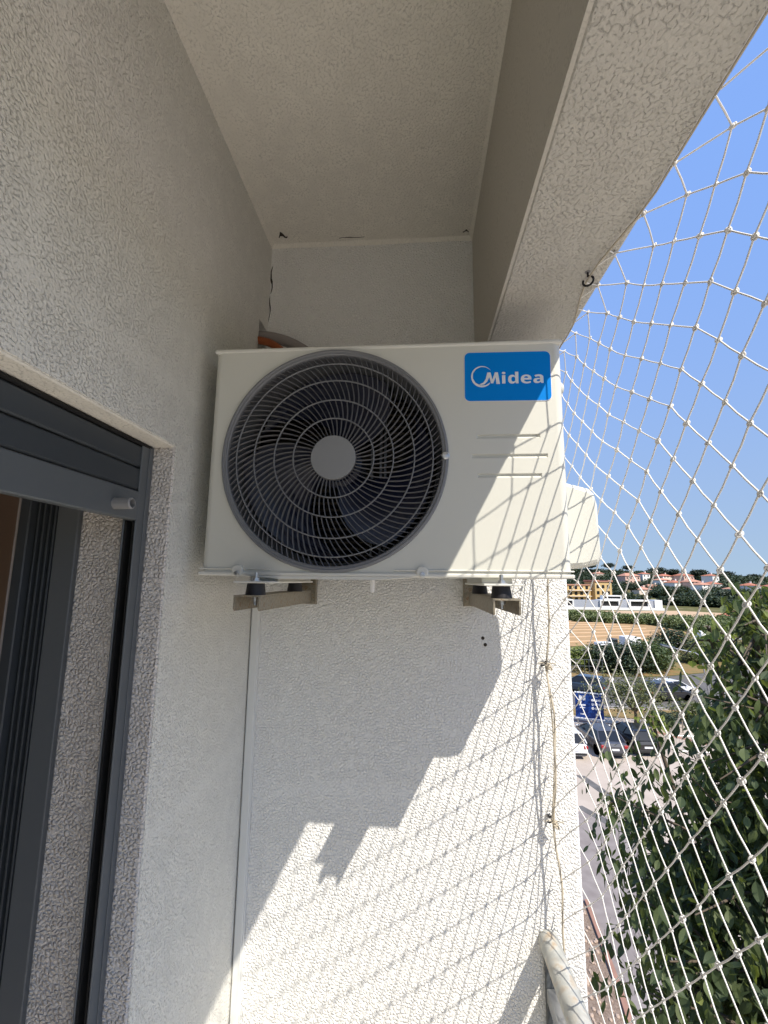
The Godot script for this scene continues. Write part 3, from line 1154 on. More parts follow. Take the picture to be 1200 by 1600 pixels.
func hook(at: Vector3, out: Vector3, label: String) -> void:
	var h := thing("screw_hook", label, "hook", at, 0.0, "hooks holding the net")
	var side := out.cross(Vector3.RIGHT if absf(out.x) < 0.9 else Vector3.UP).normalized()
	var pts: Array = [Vector3.ZERO, out * 0.010]
	for k in 15:
		var a := lerpf(-PI / 2, PI * 1.15, k / 14.0)
		pts.append(out * (0.020 + 0.010 * sin(a)) + (side * 0.6 + Vector3.RIGHT * 0.8).normalized() * 0.010 * cos(a))
	var st := mb()
	tube(st, pts, 0.0021, 8)
	obj("hook_bend", st, M.hook if M.has("hook") else M.black, h)
	st = mb()
	var q := Basis(Quaternion(Vector3.UP, out))
	lathe(st, Transform3D(q, Vector3.ZERO), [Vector2(0.0055, 0.0), Vector2(0.005, 0.0015), Vector2(0.0, 0.002)], 12)
	obj("plug", st, M.grey_plastic, h)

# ---------------------------------------------------------------- outdoors
func terrain_y(x: float, z: float) -> float:
	var r := Vector2(x, z).length()
	var b := x / maxf(-z, 0.001) if z < 0 else 9.0
	return -G + smoothstep(230.0, 480.0, r) * (17.0 - 8.0 * clampf((b - 0.35) / 0.4, 0.0, 1.0))

func ground_mat(seed_: int, size: float, freq: float, c0: Color, c1: Color, c2 = null, relief := 0.0) -> StandardMaterial3D:
	var m := mat(Color.WHITE, 0.95)
	m.metallic_specular = 0.15
	m.albedo_texture = tone_tex(seed_, freq, 256, c0, c1, 5, c2)
	if relief > 0.0:
		m.heightmap_enabled = true
		m.heightmap_texture = M.stucco_h
		m.heightmap_scale = relief
	return tri_mat(m, size)

func leaf_cloud(n: int, rad: Vector3, size: float, r: RandomNumberGenerator, shell := 0.55, lumps := 0.35) -> ArrayMesh:
	# a crown of many small leaf faces spread through its volume, denser towards an uneven outline
	var st := mb()
	for k in n:
		var d := Vector3(r.randfn(), r.randfn(), r.randfn()).normalized()
		var f := 1.0 + lumps * noise.get_noise_3d(d.x * 90.0, d.y * 90.0, d.z * 90.0) * 1.6
		var p := d * f * lerpf(shell, 1.0, pow(r.randf(), 0.5)) * rad
		var b := Basis.from_euler(Vector3(r.randf_range(-0.9, 0.9), r.randf() * TAU, r.randf_range(-0.9, 0.9)))
		var s := size * r.randf_range(0.6, 1.3)
		var u := b.x * s
		var v := b.z * s * 0.7
		var lift := b.y * s * 0.25
		var a0 := p - u
		var a1 := p + v + lift
		var a2 := p + u
		var a3 := p - v + lift
		tri(st, a0, a1, a2)
		tri(st, a0, a2, a3)
	return st.commit()

func build_outdoors() -> void:
	var O := {}
	O.land = ground_mat(41, 60.0, 0.02, lin(0.16, 0.13, 0.06), lin(0.09, 0.11, 0.04), lin(0.25, 0.20, 0.11))
	O.plaza = ground_mat(42, 9.0, 0.02, lin(0.42, 0.355, 0.29), lin(0.51, 0.435, 0.365))
	O.path = ground_mat(43, 5.0, 0.03, lin(0.22, 0.19, 0.175), lin(0.30, 0.265, 0.245))
	O.asphalt = ground_mat(44, 7.0, 0.03, lin(0.115, 0.11, 0.105), lin(0.18, 0.172, 0.165))
	O.pale_road = ground_mat(45, 12.0, 0.03, lin(0.26, 0.25, 0.235), lin(0.34, 0.32, 0.30))
	O.red = ground_mat(46, 4.0, 0.03, lin(0.30, 0.17, 0.125), lin(0.38, 0.22, 0.165))
	O.gravel = ground_mat(47, 1.5, 0.06, lin(0.30, 0.215, 0.155), lin(0.48, 0.37, 0.29), null, 1.6)
	O.plough = ground_mat(48, 30.0, 0.03, lin(0.36, 0.235, 0.12), lin(0.46, 0.31, 0.17), lin(0.30, 0.19, 0.10))
	O.tan = ground_mat(49, 40.0, 0.03, lin(0.46, 0.32, 0.20), lin(0.56, 0.41, 0.27))
	O.green = ground_mat(50, 25.0, 0.04, lin(0.10, 0.12, 0.04), lin(0.18, 0.18, 0.07))
	O.verge = ground_mat(51, 14.0, 0.04, lin(0.28, 0.17, 0.085), lin(0.22, 0.19, 0.08), lin(0.13, 0.14, 0.05))
	M.hook = mat(lin(0.035, 0.033, 0.03), 0.4, 0.6)

	# terrain: one sheet of rings out to the horizon, rising to the ridge
	var st := mb()
	var rs := [0.0, 12.0, 40.0, 100.0, 180.0, 230.0, 250.0, 275.0, 300.0, 325.0, 350.0, 375.0, 400.0, 425.0, 450.0, 480.0, 560.0, 800.0, 1400.0, 2600.0]
	var NA := 180
	var hp := func(r: float, a: float) -> Vector3:
		var x := r * sin(a)
		var z := -r * cos(a)
		var y := terrain_y(x, z) if r > 200.0 else -G
		return Vector3(x, y - (0.02 if r < 225.0 else 0.0), z)
	for i in rs.size() - 1:
		for k in NA:
			var a0 := TAU * k / NA
			var a1 := TAU * (k + 1) / NA
			quad(st, hp.call(rs[i], a0), hp.call(rs[i], a1), hp.call(rs[i + 1], a1), hp.call(rs[i + 1], a0))
	struct_("ground", st, O.land)

	var V := func(x: float, z: float) -> Vector2: return Vector2(x, z)
	var lay := func(called: String, pts: Array, lift: float, m: Material) -> void:
		var s := mb()
		sheet(s, pts, -G + lift)
		struct_(called, s, m)
	lay.call("plaza", [V.call(0.3, 40), V.call(60, 40), V.call(60, -41), V.call(29, -42.4), V.call(13.5, -42.0), V.call(0.3, -42.0)], 0.0, O.plaza)  # unseen part behind the balcony added as pale paving to bounce light up
	lay.call("path", [V.call(0.6, -3), V.call(8.2, -3), V.call(8.6, -12), V.call(9.0, -19), V.call(9.6, -23.2), V.call(7.5, -23.8), V.call(5.0, -24.5), V.call(0.6, -24.5)], 0.004, O.path)
	lay.call("gravel_bed", [V.call(0.6, -6), V.call(4.2, -8), V.call(4.85, -11), V.call(5.35, -14), V.call(5.75, -17.5), V.call(4.6, -17.8), V.call(0.6, -17.8)], 0.010, O.gravel)
	lay.call("dark_band", [V.call(9.0, -27.9), V.call(9.5, -27.8), V.call(10.45, -24.2), V.call(9.95, -24.1)], 0.006, O.asphalt)
	lay.call("dark_band", [V.call(7.7, -24.2), V.call(8.1, -24.3), V.call(9.15, -22.5), V.call(8.75, -22.3)], 0.009, O.asphalt)
	lay.call("cycle_lane", [V.call(6, -38.6), V.call(12.2, -38.1), V.call(16.6, -36.7), V.call(20.0, -33.1), V.call(24, -28), V.call(24.5, -28.3), V.call(20.4, -33.5), V.call(16.9, -37.1), V.call(12.3, -38.6), V.call(6, -39.1)], 0.006, O.red)
	lay.call("verge", [V.call(8, -40), V.call(15.5, -39.4), V.call(24, -38.3), V.call(34, -37), V.call(34, -42), V.call(29, -42.2), V.call(13.5, -41.8), V.call(8, -41.8)], 0.008, O.verge)
	lay.call("road", [V.call(-10, -42.6), V.call(13.8, -42.6), V.call(28, -43.0), V.call(60, -46), V.call(60, -70), V.call(40.2, -61.4), V.call(28.2, -56.2), V.call(17.8, -54.9), V.call(-10, -54)], 0.0, O.asphalt)
	lay.call("dry_verge", [V.call(-10, -54.3), V.call(17.8, -55.2), V.call(28.2, -56.5), V.call(40.2, -61.8), V.call(60, -70.4), V.call(70, -90), V.call(62, -90), V.call(25, -72), V.call(-10, -66)], 0.004, O.verge)
	lay.call("far_road", [V.call(-10, -70), V.call(25, -73.2), V.call(62, -91), V.call(90, -104), V.call(89, -108), V.call(60, -95), V.call(24.5, -77.2), V.call(-10, -74)], 0.02, O.pale_road)
	lay.call("brown_field", [V.call(-10, -76), V.call(24, -79), V.call(58, -96.5), V.call(61, -101), V.call(60, -124), V.call(47, -140), V.call(-10, -134)], 0.03, O.plough)
	lay.call("green_field", [V.call(-10, -136), V.call(47, -142), V.call(61, -124), V.call(62, -101), V.call(90, -110), V.call(110, -140), V.call(97, -157), V.call(57, -166), V.call(-10, -156)], 0.04, O.green)
	lay.call("tan_field", [V.call(57, -150), V.call(76, -138), V.call(100, -140), V.call(120, -170), V.call(103, -187), V.call(70, -178)], 0.08, O.tan)
	# furrows in the brown field: long low ridges
	for k in 9:
		st = mb()
		var t := k / 8.0
		var a := Vector3(lerpf(10, 24, t), -G + 0.06, lerpf(-130, -84, t))
		var b := Vector3(lerpf(47, 59, t), -G + 0.06, lerpf(-136, -99, t))
		tube(st, [a, (a + b) / 2 + Vector3(0, 0.02, 0.3), b], 0.16, 6)
		var f := obj("furrow", st, O.tan)
		f.set_meta("kind", "structure")
	# kerbs along the path and the road
	st = mb()
	for s in [[Vector3(4.2, 0, -8), Vector3(4.85, 0, -11)], [Vector3(4.85, 0, -11), Vector3(5.35, 0, -14)], [Vector3(5.35, 0, -14), Vector3(5.75, 0, -17.5)]]:
		var a: Vector3 = s[0]
		var b: Vector3 = s[1]
		var w := Vector3(0.14, 0, 0)
		var u := Vector3(0, 0.09, 0)
		var d := Vector3(0, -G, 0)
		quad(st, a + d + u, a + w + d + u, b + w + d + u, b + d + u)
		quad(st, a + w + d, b + w + d, b + w + d + u, a + w + d + u)
		quad(st, b + d, a + d, a + d + u, b + d + u)
	struct_("path_kerb", st, O.red)
	st = mb()
	for s in [[Vector3(-10, -G, -42.0), Vector3(13.6, -G, -42.0)], [Vector3(13.6, -G, -42.0), Vector3(29, -G, -42.4)], [Vector3(29, -G, -42.4), Vector3(60, -G, -45.4)]]:
		var a: Vector3 = s[0]
		var b: Vector3 = s[1]
		var w := Vector3(0, 0, -0.3)
		var u := Vector3(0, 0.13, 0)
		quad(st, a + u, b + u, b + w + u, a + w + u)
		quad(st, a, b, b + u, a + u)
		quad(st, b + w, a + w, a + w + u, b + w + u)
	struct_("road_kerb", st, O.pale_road)
	# pebbles of the gravel bed
	var gs := mb()
	lathe(gs, Transform3D.IDENTITY, [Vector2(0.0, -0.02), Vector2(0.05, 0.0), Vector2(0.038, 0.028), Vector2(0.0, 0.04)], 6)
	scatter("gravel", gs.commit(), ground_mat(52, 0.5, 0.1, lin(0.30, 0.21, 0.15), lin(0.60, 0.48, 0.38)), 1500, func(r: RandomNumberGenerator) -> Transform3D:
		var z := r.randf_range(-17.6, -8.5)
		var x := r.randf_range(0.8, 4.2 + (-8.0 - z) * 0.165)
		var s := r.randf_range(0.5, 1.2)
		return Transform3D(Basis.from_euler(Vector3(r.randf() * 0.6, r.randf() * TAU, r.randf() * 0.6)).scaled(Vector3(s, s * 0.8, s * 1.3)), Vector3(x, -G + 0.02, z)), "brown pebbles covering the bed beside the building")

	build_cars()
	build_street()
	build_far()
	build_leafy_tree()

func scatter(called: String, mesh: Mesh, m: Material, n: int, where: Callable, label: String) -> void:
	var r := RandomNumberGenerator.new()
	r.seed = called.hash()
	var mm := MultiMesh.new()
	mm.transform_format = MultiMesh.TRANSFORM_3D
	mm.mesh = mesh
	mm.instance_count = n
	for k in n:
		mm.set_instance_transform(k, where.call(r))
	var mi := MultiMeshInstance3D.new()
	mi.name = numbered(called)
	mi.multimesh = mm
	mi.material_override = m
	mi.set_meta("kind", "stuff")
	mi.set_meta("label", label)
	add_child(mi)

# ---------------------------------------------------------------- vehicles
func car_part(st: SurfaceTool, stations: Array) -> void:
	# lower body: cross-sections [z, top, half width] from rear to front
	var rows: Array = []
	for s in stations:
		var w: float = s[2]
		var t: float = s[1]
		var half := [Vector2(w * 0.86, 0.24), Vector2(w * 0.97, 0.36), Vector2(w, 0.58), Vector2(w * 0.985, t - 0.12), Vector2(w * 0.93, t - 0.02), Vector2(w * 0.55, t + 0.015), Vector2(0.0, t + 0.025)]
		var row: Array = []
		for p in half:
			row.append(Vector3(p.x, p.y, s[0]))
		for i in range(half.size() - 2, -1, -1):
			row.append(Vector3(-half[i].x, half[i].y, s[0]))
		rows.append(row)
	for k in rows.size() - 1:
		for i in rows[k].size() - 1:
			quad(st, rows[k][i], rows[k + 1][i], rows[k + 1][i + 1], rows[k][i + 1])
	for e in [0, rows.size() - 1]:
		var row: Array = rows[e]
		for i in range(1, row.size() - 1):
			if e == 0:
				tri(st, row[0], row[i], row[i + 1])
			else:
				tri(st, row[0], row[i + 1], row[i])

func car(label: String, at: Vector3, turn: float, paint: Color, kind := "hatch", group := "") -> void:
	var c := thing("parked_car", label, "car", at, turn, group)
	var pm := mat(paint, 0.35, 0.0)
	pm.clearcoat_enabled = true
	pm.clearcoat = 0.7
	pm.clearcoat_roughness = 0.08
	var L := 4.1
	var roof := 1.45
	var tail := 0.30
	var nose := 1.05
	if kind == "sedan":
		L = 4.5
		roof = 1.42
		tail = 0.75
	elif kind == "suv":
		L = 4.4
		roof = 1.66
		tail = 0.22
	var belt := 0.93 if kind != "suv" else 1.02
	# the rear bumper stands at local z = 0, the bonnet at -L
	var st := mb()
	car_part(st, [[0.0, belt - 0.22, 0.72], [-0.08, belt - 0.06, 0.83], [-0.5, belt, 0.88], [-L * 0.45, belt, 0.895], [-L + nose, belt - 0.02, 0.88], [-L + 0.35, belt - 0.18, 0.84], [-L + 0.08, belt - 0.32, 0.76], [-L, belt - 0.42, 0.62]])
	var body := obj("body", st, pm, c)
	# cabin: glass all round under a painted roof
	var zb := -tail * 0.45
	var zr := -tail - 0.25
	var zf := -L + nose + 0.85
	var zw := -L + nose
	var wb := 0.80
	var wr := 0.60
	var B := [Vector3(-wb, belt - 0.01, zb), Vector3(wb, belt - 0.01, zb), Vector3(wb, belt - 0.01, zw), Vector3(-wb, belt - 0.01, zw)]
	var T := [Vector3(-wr, roof - 0.05, zr), Vector3(wr, roof - 0.05, zr), Vector3(wr, roof - 0.05, zf), Vector3(-wr, roof - 0.05, zf)]
	for f in [[0, 1, "rear_window"], [1, 2, "side_window"], [2, 3, "windscreen"], [3, 0, "side_window"]]:
		st = mb()
		quad(st, B[f[0]], B[f[1]], T[f[1]], T[f[0]])
		obj(f[2], st, M.car_glass, c)
	st = mb()
	for k in 4:
		tube(st, [B[k], B[k].lerp(T[k], 0.5) + Vector3(0.02 * signf(B[k].x), 0.01, 0), T[k]], 0.045, 5)
	for sx in [-1.0, 1.0]:
		var m0 := Vector3(sx * wb, belt, (zb + zw) * 0.5)
		tube(st, [m0, Vector3(sx * wr, roof - 0.05, (zr + zf) * 0.5)], 0.04, 5)
	obj("pillars", st, pm, c)
	st = mb()
	var R0: Array = []
	for k in 4:
		R0.append(T[k] + Vector3(0.05 * signf(T[k].x), -0.01, 0.06 if k < 2 else -0.06))
	var R1: Array = []
	for k in 4:
		R1.append(Vector3(T[k].x * 0.88, roof, T[k].z + (-0.12 if k < 2 else 0.15)))
	for k in 4:
		var e := (k + 1) % 4
		quad(st, R0[k], R0[e], R1[e], R1[k])
	quad(st, R1[0], R1[1], R1[2], R1[3])
	obj("roof", st, pm, c)
	for sx in [-1.0, 1.0]:
		for z in [-0.78, -L + 0.82]:
			var wx := Transform3D(Basis(Vector3(0, 0, -1) * sx, Vector3(sx, 0, 0), Vector3.UP), Vector3(sx * 0.70, 0.315, z))
			st = mb()
			lathe(st, wx, [Vector2(0.0, 0.0), Vector2(0.30, 0.0), Vector2(0.315, 0.03), Vector2(0.315, 0.17), Vector2(0.295, 0.205), Vector2(0.205, 0.20)], 20)
			var wh := obj("wheel", st, M.tyre, c)
			st = mb()
			lathe(st, wx, [Vector2(0.21, 0.19), Vector2(0.19, 0.205), Vector2(0.14, 0.185), Vector2(0.06, 0.20), Vector2(0.0, 0.205)], 10)
			obj("rim", st, M.zinc, wh)
		st = mb()
		bx(st, Vector3(sx * 0.70 - 0.13, belt - 0.30, -0.10), Vector3(sx * 0.70 + 0.13, belt - 0.12, 0.015), 0.02)
		obj("tail_light", st, M.tail_red, c)
		st = mb()
		bx(st, Vector3(sx * 0.60 - 0.14, belt - 0.36, -L + 0.02), Vector3(sx * 0.60 + 0.14, belt - 0.22, -L + 0.20), 0.03)
		obj("headlight", st, M.zinc, c)
		st = mb()
		bx(st, Vector3(sx * 0.98 - 0.09, belt - 0.02, -L + nose + 0.25), Vector3(sx * 0.98 + 0.07, belt + 0.12, -L + nose + 0.37), 0.03)
		obj("wing_mirror", st, pm, c)
	st = mb()
	bx(st, Vector3(-0.26, 0.50, -0.02), Vector3(0.26, 0.61, 0.022), 0.005)
	obj("number_plate", st, M.white, c)
	st = mb()
	bx(st, Vector3(-0.74, 0.26, -0.10), Vector3(0.74, 0.40, 0.03), 0.03)
	obj("rear_bumper", st, M.tyre, body)

func build_cars() -> void:
	M.car_glass = mat(lin(0.018, 0.020, 0.024), 0.08)
	M.tyre = mat(lin(0.022, 0.022, 0.022), 0.8)
	M.tail_red = mat(lin(0.35, 0.015, 0.02), 0.25)
	var g := "cars parked in the bays below"
	car("white parked car at the edge of the wall, beside the grey car", Vector3(9.75, -G, -30.1), 0.0, lin(0.75, 0.75, 0.74), "hatch", g)
	car("dark grey parked car between the white and the black car", Vector3(12.3, -G, -30.4), 0.03, lin(0.065, 0.065, 0.075), "sedan", g)
	car("black parked car beside the dark grey one, under the small tree", Vector3(14.6, -G, -31.0), 0.05, lin(0.010, 0.010, 0.012), "hatch", g)
	car("dark blue car standing on the road above the blue sign", Vector3(18.4, -G, -46.6), 0.95, lin(0.035, 0.055, 0.085), "suv")
	car("black car at the kerb in front of the white car on the road", Vector3(21.4, -G, -45.2), -1.35, lin(0.02, 0.02, 0.023), "suv")
	car("white car on the road just past the black car, near the lamp post", Vector3(23.3, -G, -47.2), -1.25, lin(0.75, 0.75, 0.75), "hatch")
	# delivery vehicles on the far road
	for v in [["white flatbed truck with dark cab on the far road", Vector3(31.0, -G + 0.02, -78.6), 3.4, true], ["white box van on the far road beside the truck", Vector3(36.0, -G + 0.02, -81.0), 3.0, false], ["small white box trailer farther along the far road", Vector3(55.0, -G + 0.02, -92.0), 4.2, false]]:
		var t := thing("delivery_van", v[0], "van", v[1], -1.15)
		t.scale = Vector3.ONE * 0.78
		var h: float = 2.3
		var L: float = v[2]
		var st := mb()
		bx(st, Vector3(-0.95, 0.75 if v[3] else 0.5, -L * 0.5), Vector3(0.95, 1.3 if v[3] else h, L * 0.5), 0.06)
		obj("cargo_box", st, M.white, t)
		st = mb()
		bx(st, Vector3(-0.92, 0.45, -L * 0.5 - 1.5), Vector3(0.92, 2.0, -L * 0.5 - 0.05), 0.15)
		var cab := obj("cab", st, M.anthracite_dark if v[3] else M.white, t)
		st = mb()
		bx(st, Vector3(-0.94, 1.25, -L * 0.5 - 1.3), Vector3(0.94, 1.8, -L * 0.5 - 0.3), 0.05)
		obj("cab_window", st, M.car_glass, cab)
		for sx in [-1.0, 1.0]:
			for z in [-L * 0.5 - 0.8, L * 0.3]:
				st = mb()
				lathe(st, Transform3D(Basis(Vector3(0, 0, -1) * sx, Vector3(sx, 0, 0), Vector3.UP), Vector3(sx * 0.72, 0.36, z)), [Vector2(0.0, 0.0), Vector2(0.36, 0.0), Vector2(0.36, 0.22), Vector2(0.2, 0.24), Vector2(0.0, 0.22)], 14)
				obj("wheel", st, M.tyre, t)

# ---------------------------------------------------------------- street furniture, shrubs
func build_street() -> void:
	# blue information board
	var s := thing("information_board", "blue board with white dots and lettering beside the parked cars", "sign", Vector3(13.4, -G, -37.4), -0.28)
	var st := mb()
	bx(st, Vector3(-1.0, 0.42, -0.05), Vector3(1.0, 2.30, 0.05), 0.02)
	obj("panel", st, mat(lin(0.008, 0.045, 0.22), 0.4), s)
	st = mb()
	bx(st, Vector3(-1.03, 2.24, -0.06), Vector3(1.03, 2.33, 0.07), 0.01)
	bx(st, Vector3(-1.03, 0.36, -0.06), Vector3(1.03, 0.44, 0.07), 0.01)
	obj("edge_strip", st, M.white, s)
	for x in [-0.85, 0.85]:
		st = mb()
		bx(st, Vector3(x - 0.05, 0, -0.09), Vector3(x + 0.05, 0.5, -0.02), 0.01)
		obj("post", st, M.steel, s)
	var zf := Basis(Vector3.RIGHT, Vector3.BACK, Vector3.DOWN)
	for i in 3:
		for j in 3:
			st = mb()
			lathe(st, Transform3D(zf, Vector3(0.24 + 0.25 * i, 1.78 - 0.30 * j, 0.05)), [Vector2(0.105, 0.0), Vector2(0.10, 0.012), Vector2(0.0, 0.012)], 14)
			obj("dot", st, M.white, s)
	for b in [[-0.72, 1.72, 0.22, 0.34], [-0.44, 1.72, 0.18, 0.34], [-0.72, 1.32, 0.46, 0.11], [-0.68, 1.14, 0.38, 0.07], [-0.66, 0.66, 0.32, 0.10], [0.42, 0.66, 0.20, 0.16], [0.36, 2.02, 0.28, 0.05]]:
		st = mb()
		bx(st, Vector3(b[0], b[1], 0.05), Vector3(b[0] + b[2], b[1] + b[3], 0.058))
		obj("print_line", st, M.white, s)
	# street lamp
	var l := thing("street_lamp", "grey street lamp with long arm and flat dark head beyond the leaves", "street lamp", Vector3(21.6, -G, -35.7))
	st = mb()
	tube(st, [Vector3.ZERO, Vector3(-0.25, 2.8, 0), Vector3(-0.6, 5.55, 0)], [0.075, 0.06, 0.045], 10)
	obj("pole", st, M.steel, l)
	st = mb()
	tube(st, [Vector3(-0.6, 5.5, 0), Vector3(-1.0, 5.72, 0.05), Vector3(-2.6, 6.05, 0.2)], 0.04, 8)
	obj("arm", st, M.zinc, l)
	st = mb()
	var lh := obj("lamp_head", null_mesh(Vector3(-0.95, -0.06, -0.19), Vector3(0.15, 0.06, 0.19), 0.04), M.anthracite_dark, l)
	lh.position = Vector3(-2.6, 6.07, 0.2)
	lh.rotation = Vector3(0.25, 0.0, -0.22)
	# crowd barrier and two posts
	var b := thing("barrier", "pale metal barrier with upright bars beside the car park", "barrier", Vector3(17.9, -G, -31.9), -0.05)
	for y in [0.12, 1.05]:
		st = mb()
		tube(st, [Vector3(-1.3, y, 0), Vector3(1.3, y, 0)], 0.022, 8)
		obj("rail", st, M.zinc, b)
	for k in 15:
		st = mb()
		var x := -1.3 + 2.6 * k / 14.0
		tube(st, [Vector3(x, 0.0 if k % 14 == 0 else 0.12, 0), Vector3(x, 1.05, 0)], 0.022 if k % 14 == 0 else 0.011, 6)
		obj("bar", st, M.zinc, b)
	for p in [[19.5, -36.1, "thin brown post nearest the small tree"], [20.4, -34.6, "thin brown post behind the barrier"]]:
		var t := thing("bollard", p[2], "post", Vector3(p[0], -G, p[1]), 0.0, "posts along the red strip")
		st = mb()
		tube(st, [Vector3.ZERO, Vector3(0, 1.15, 0)], 0.045, 8)
		obj("shaft", st, M.bracket, t)
		st = mb()
		lathe(st, Transform3D(Basis.IDENTITY, Vector3(0, 1.15, 0)), [Vector2(0.055, 0.0), Vector2(0.05, 0.05), Vector2(0.0, 0.07)], 10)
		obj("cap", st, M.steel, t)
	# small tree in the planted strip
	var r := RandomNumberGenerator.new()
	r.seed = 99
	M.leaf_olive = leaf_mat(lin(0.105, 0.115, 0.04), 0.3)
	M.leaf_mid = leaf_mat(lin(0.055, 0.085, 0.025), 0.3)
	M.leaf_dark = leaf_mat(lin(0.030, 0.050, 0.020), 0.2)
	M.leaf_pine = leaf_mat(lin(0.030, 0.046, 0.022), 0.1)
	M.leaf_lime = leaf_mat(lin(0.17, 0.20, 0.045), 0.4)
	M.bark = mat(lin(0.11, 0.085, 0.06), 0.9)
	var t := thing("small_tree", "loose olive green tree in the strip behind the black car", "tree", Vector3(16.2, -G, -36.2))
	st = mb()
	tube(st, [Vector3.ZERO, Vector3(0.1, 0.9, 0), Vector3(0.0, 1.9, 0.1)], [0.16, 0.12, 0.08], 8)
	for k in 6:
		var a := TAU * k / 6.0
		tube(st, [Vector3(0.05, 1.3, 0.05), Vector3(cos(a) * 0.8, 2.2, sin(a) * 0.8), Vector3(cos(a) * 1.9, 2.6 + 0.3 * sin(a * 2.0), sin(a) * 1.6)], [0.07, 0.04, 0.015], 6)
	obj("trunk", st, M.bark, t)
	var cr := obj("crown", leaf_cloud(3600, Vector3(2.5, 1.35, 2.0), 0.085, r, 0.25, 0.9), M.leaf_olive, t)
	cr.position = Vector3(-0.2, 2.75, 0)
	# shrubs between the roads
	var bush: Array = []
	for k in 3:
		bush.append(leaf_cloud(2600, Vector3(1.0, 0.85, 1.0), 0.075, r, 0.35, 0.7))
	var shrubs := [
		[23.0, -59.2, 2.4, 2.3, "dark rounded bush at the left of the roadside row", "leaf_dark"],
		[25.6, -58.4, 2.8, 2.6, "tall dark bush second from the left in the roadside row", "leaf_dark"],
		[28.3, -59.4, 2.5, 2.8, "mid green bush at the middle of the roadside row", "leaf_mid"],
		[31.0, -61.4, 2.3, 2.4, "mid green bush at the right of the roadside row", "leaf_mid"],
		[41.5, -77.5, 3.0, 2.6, "lone dark bush beside the far road", "leaf_dark"],
		[38.6, -66.5, 2.2, 1.3, "low olive bush on the dry bank near the road bend", "leaf_olive"],
		[20.4, -60.4, 2.3, 2.0, "yellow green bush at the wall edge beyond the road", "leaf_lime"],
		[43.4, -69.5, 3.4, 1.9, "wide olive bush farther right on the dry bank", "leaf_olive"],
		[46.5, -77.0, 3.2, 1.8, "pale green bush under the small white trailer", "leaf_lime"],
		[22.0, -38.6, 1.7, 1.1, "low brownish green bush beside the street lamp", "leaf_olive"],
		[18.8, -37.6, 1.2, 0.8, "small dark bush between the small tree and the posts", "leaf_dark"],
		[24.8, -37.4, 2.2, 1.5, "bushy shrub right of the street lamp behind the leaves", "leaf_mid"]]
	for k in shrubs.size():
		var q: Array = shrubs[k]
		var b2 := thing("bush", q[4], "bush", Vector3(q[0], -G, q[1]), k * 1.3, "shrubs along the roads")
		var fo := obj("foliage", bush[k % 3], M[q[5]], b2)
		fo.scale = Vector3(q[2], q[3] * 0.85, q[2] * 0.8)
		fo.position.y = q[3] * 0.62
		st = mb()
		tube(st, [Vector3.ZERO, Vector3(0.1, q[3] * 0.8, 0)], [0.12, 0.04], 6)
		obj("stem", st, M.bark, b2)
	# low wall and gate left of the shrubs
	var w := thing("garden_gate", "dark green mesh gate beyond the blue car", "gate", Vector3(19.6, -G, -57.0), -0.1)
	for k in 12:
		st = mb()
		bx(st, Vector3(-3.0 + k * 0.5, 0.1, -0.02), Vector3(-2.96 + k * 0.5, 1.7, 0.02))
		obj("bar", st, M.anthracite, w)
	for y in [0.15, 0.9, 1.65]:
		st = mb()
		bx(st, Vector3(-3.05, y - 0.03, -0.035), Vector3(2.6, y + 0.03, -0.021))
		obj("rail", st, M.anthracite, w)

func null_mesh(lo: Vector3, hi: Vector3, bev: float) -> Mesh:
	var s := mb()
	bx(s, lo, hi, bev)
	return s.commit()

func leaf_mat(c: Color, back: float) -> StandardMaterial3D:
	var m := mat(c, 0.55)
	m.backlight_enabled = true
	m.backlight = Color(back * 0.9, back, back * 0.4)
	m.cull_mode = BaseMaterial3D.CULL_DISABLED
	return m

# ---------------------------------------------------------------- far houses, wood and pines
func house(label: String, x: float, z: float, w: float, d: float, h: float, wall: Material, roof: Material, turn := 0.3, flat := false) -> Node3D:
	var y := terrain_y(x, z) if Vector2(x, z).length() > 228.0 else -G
	var o := thing("house", label, "house", Vector3(x, y - 0.3, z), turn, "houses beyond the fields")
	var st := mb()
	bx(st, Vector3(-w / 2, 0, -d / 2), Vector3(w / 2, h, d / 2))
	obj("wall", st, wall, o)
	st = mb()
	if flat:
		bx(st, Vector3(-w / 2 - 0.25, h, -d / 2 - 0.25), Vector3(w / 2 + 0.25, h + 0.35, d / 2 + 0.25))
	else:
		var e := 0.5
		var rh := w * 0.17
		var A := [Vector3(-w / 2 - e, h, d / 2 + e), Vector3(w / 2 + e, h, d / 2 + e), Vector3(w / 2 + e, h, -d / 2 - e), Vector3(-w / 2 - e, h, -d / 2 - e)]
		var r0 := Vector3(-w / 2 + d * 0.4, h + rh, 0)
		var r1 := Vector3(w / 2 - d * 0.4, h + rh, 0)
		quad(st, A[0], A[1], r1, r0)
		quad(st, A[2], A[3], r0, r1)
		tri(st, A[1], A[2], r1)
		tri(st, A[3], A[0], r0)
		quad(st, A[3], A[2], A[1], A[0])
	var rf := obj("roof", st, roof, o)
	if not flat:
		st = mb()
		bx(st, Vector3(w * 0.18, h + 0.3, -0.4), Vector3(w * 0.18 + 0.8, h + w * 0.17 + 1.0, 0.4))
		obj("chimney", st, wall, rf)
	var nf := 2 if h > 4.5 else 1
	var nx := int(maxf(2.0, w / 3.2))
	for f in nf:
		for k in nx:
			st = mb()
			var cx := -w / 2 + w * (k + 0.5) / nx
			var y0 := 1.0 + f * 2.8
			bx(st, Vector3(cx - 0.55, y0, d / 2 - 0.1), Vector3(cx + 0.55, y0 + 1.3, d / 2 + 0.03))
			obj("window", st, M.car_glass, o)
	return o

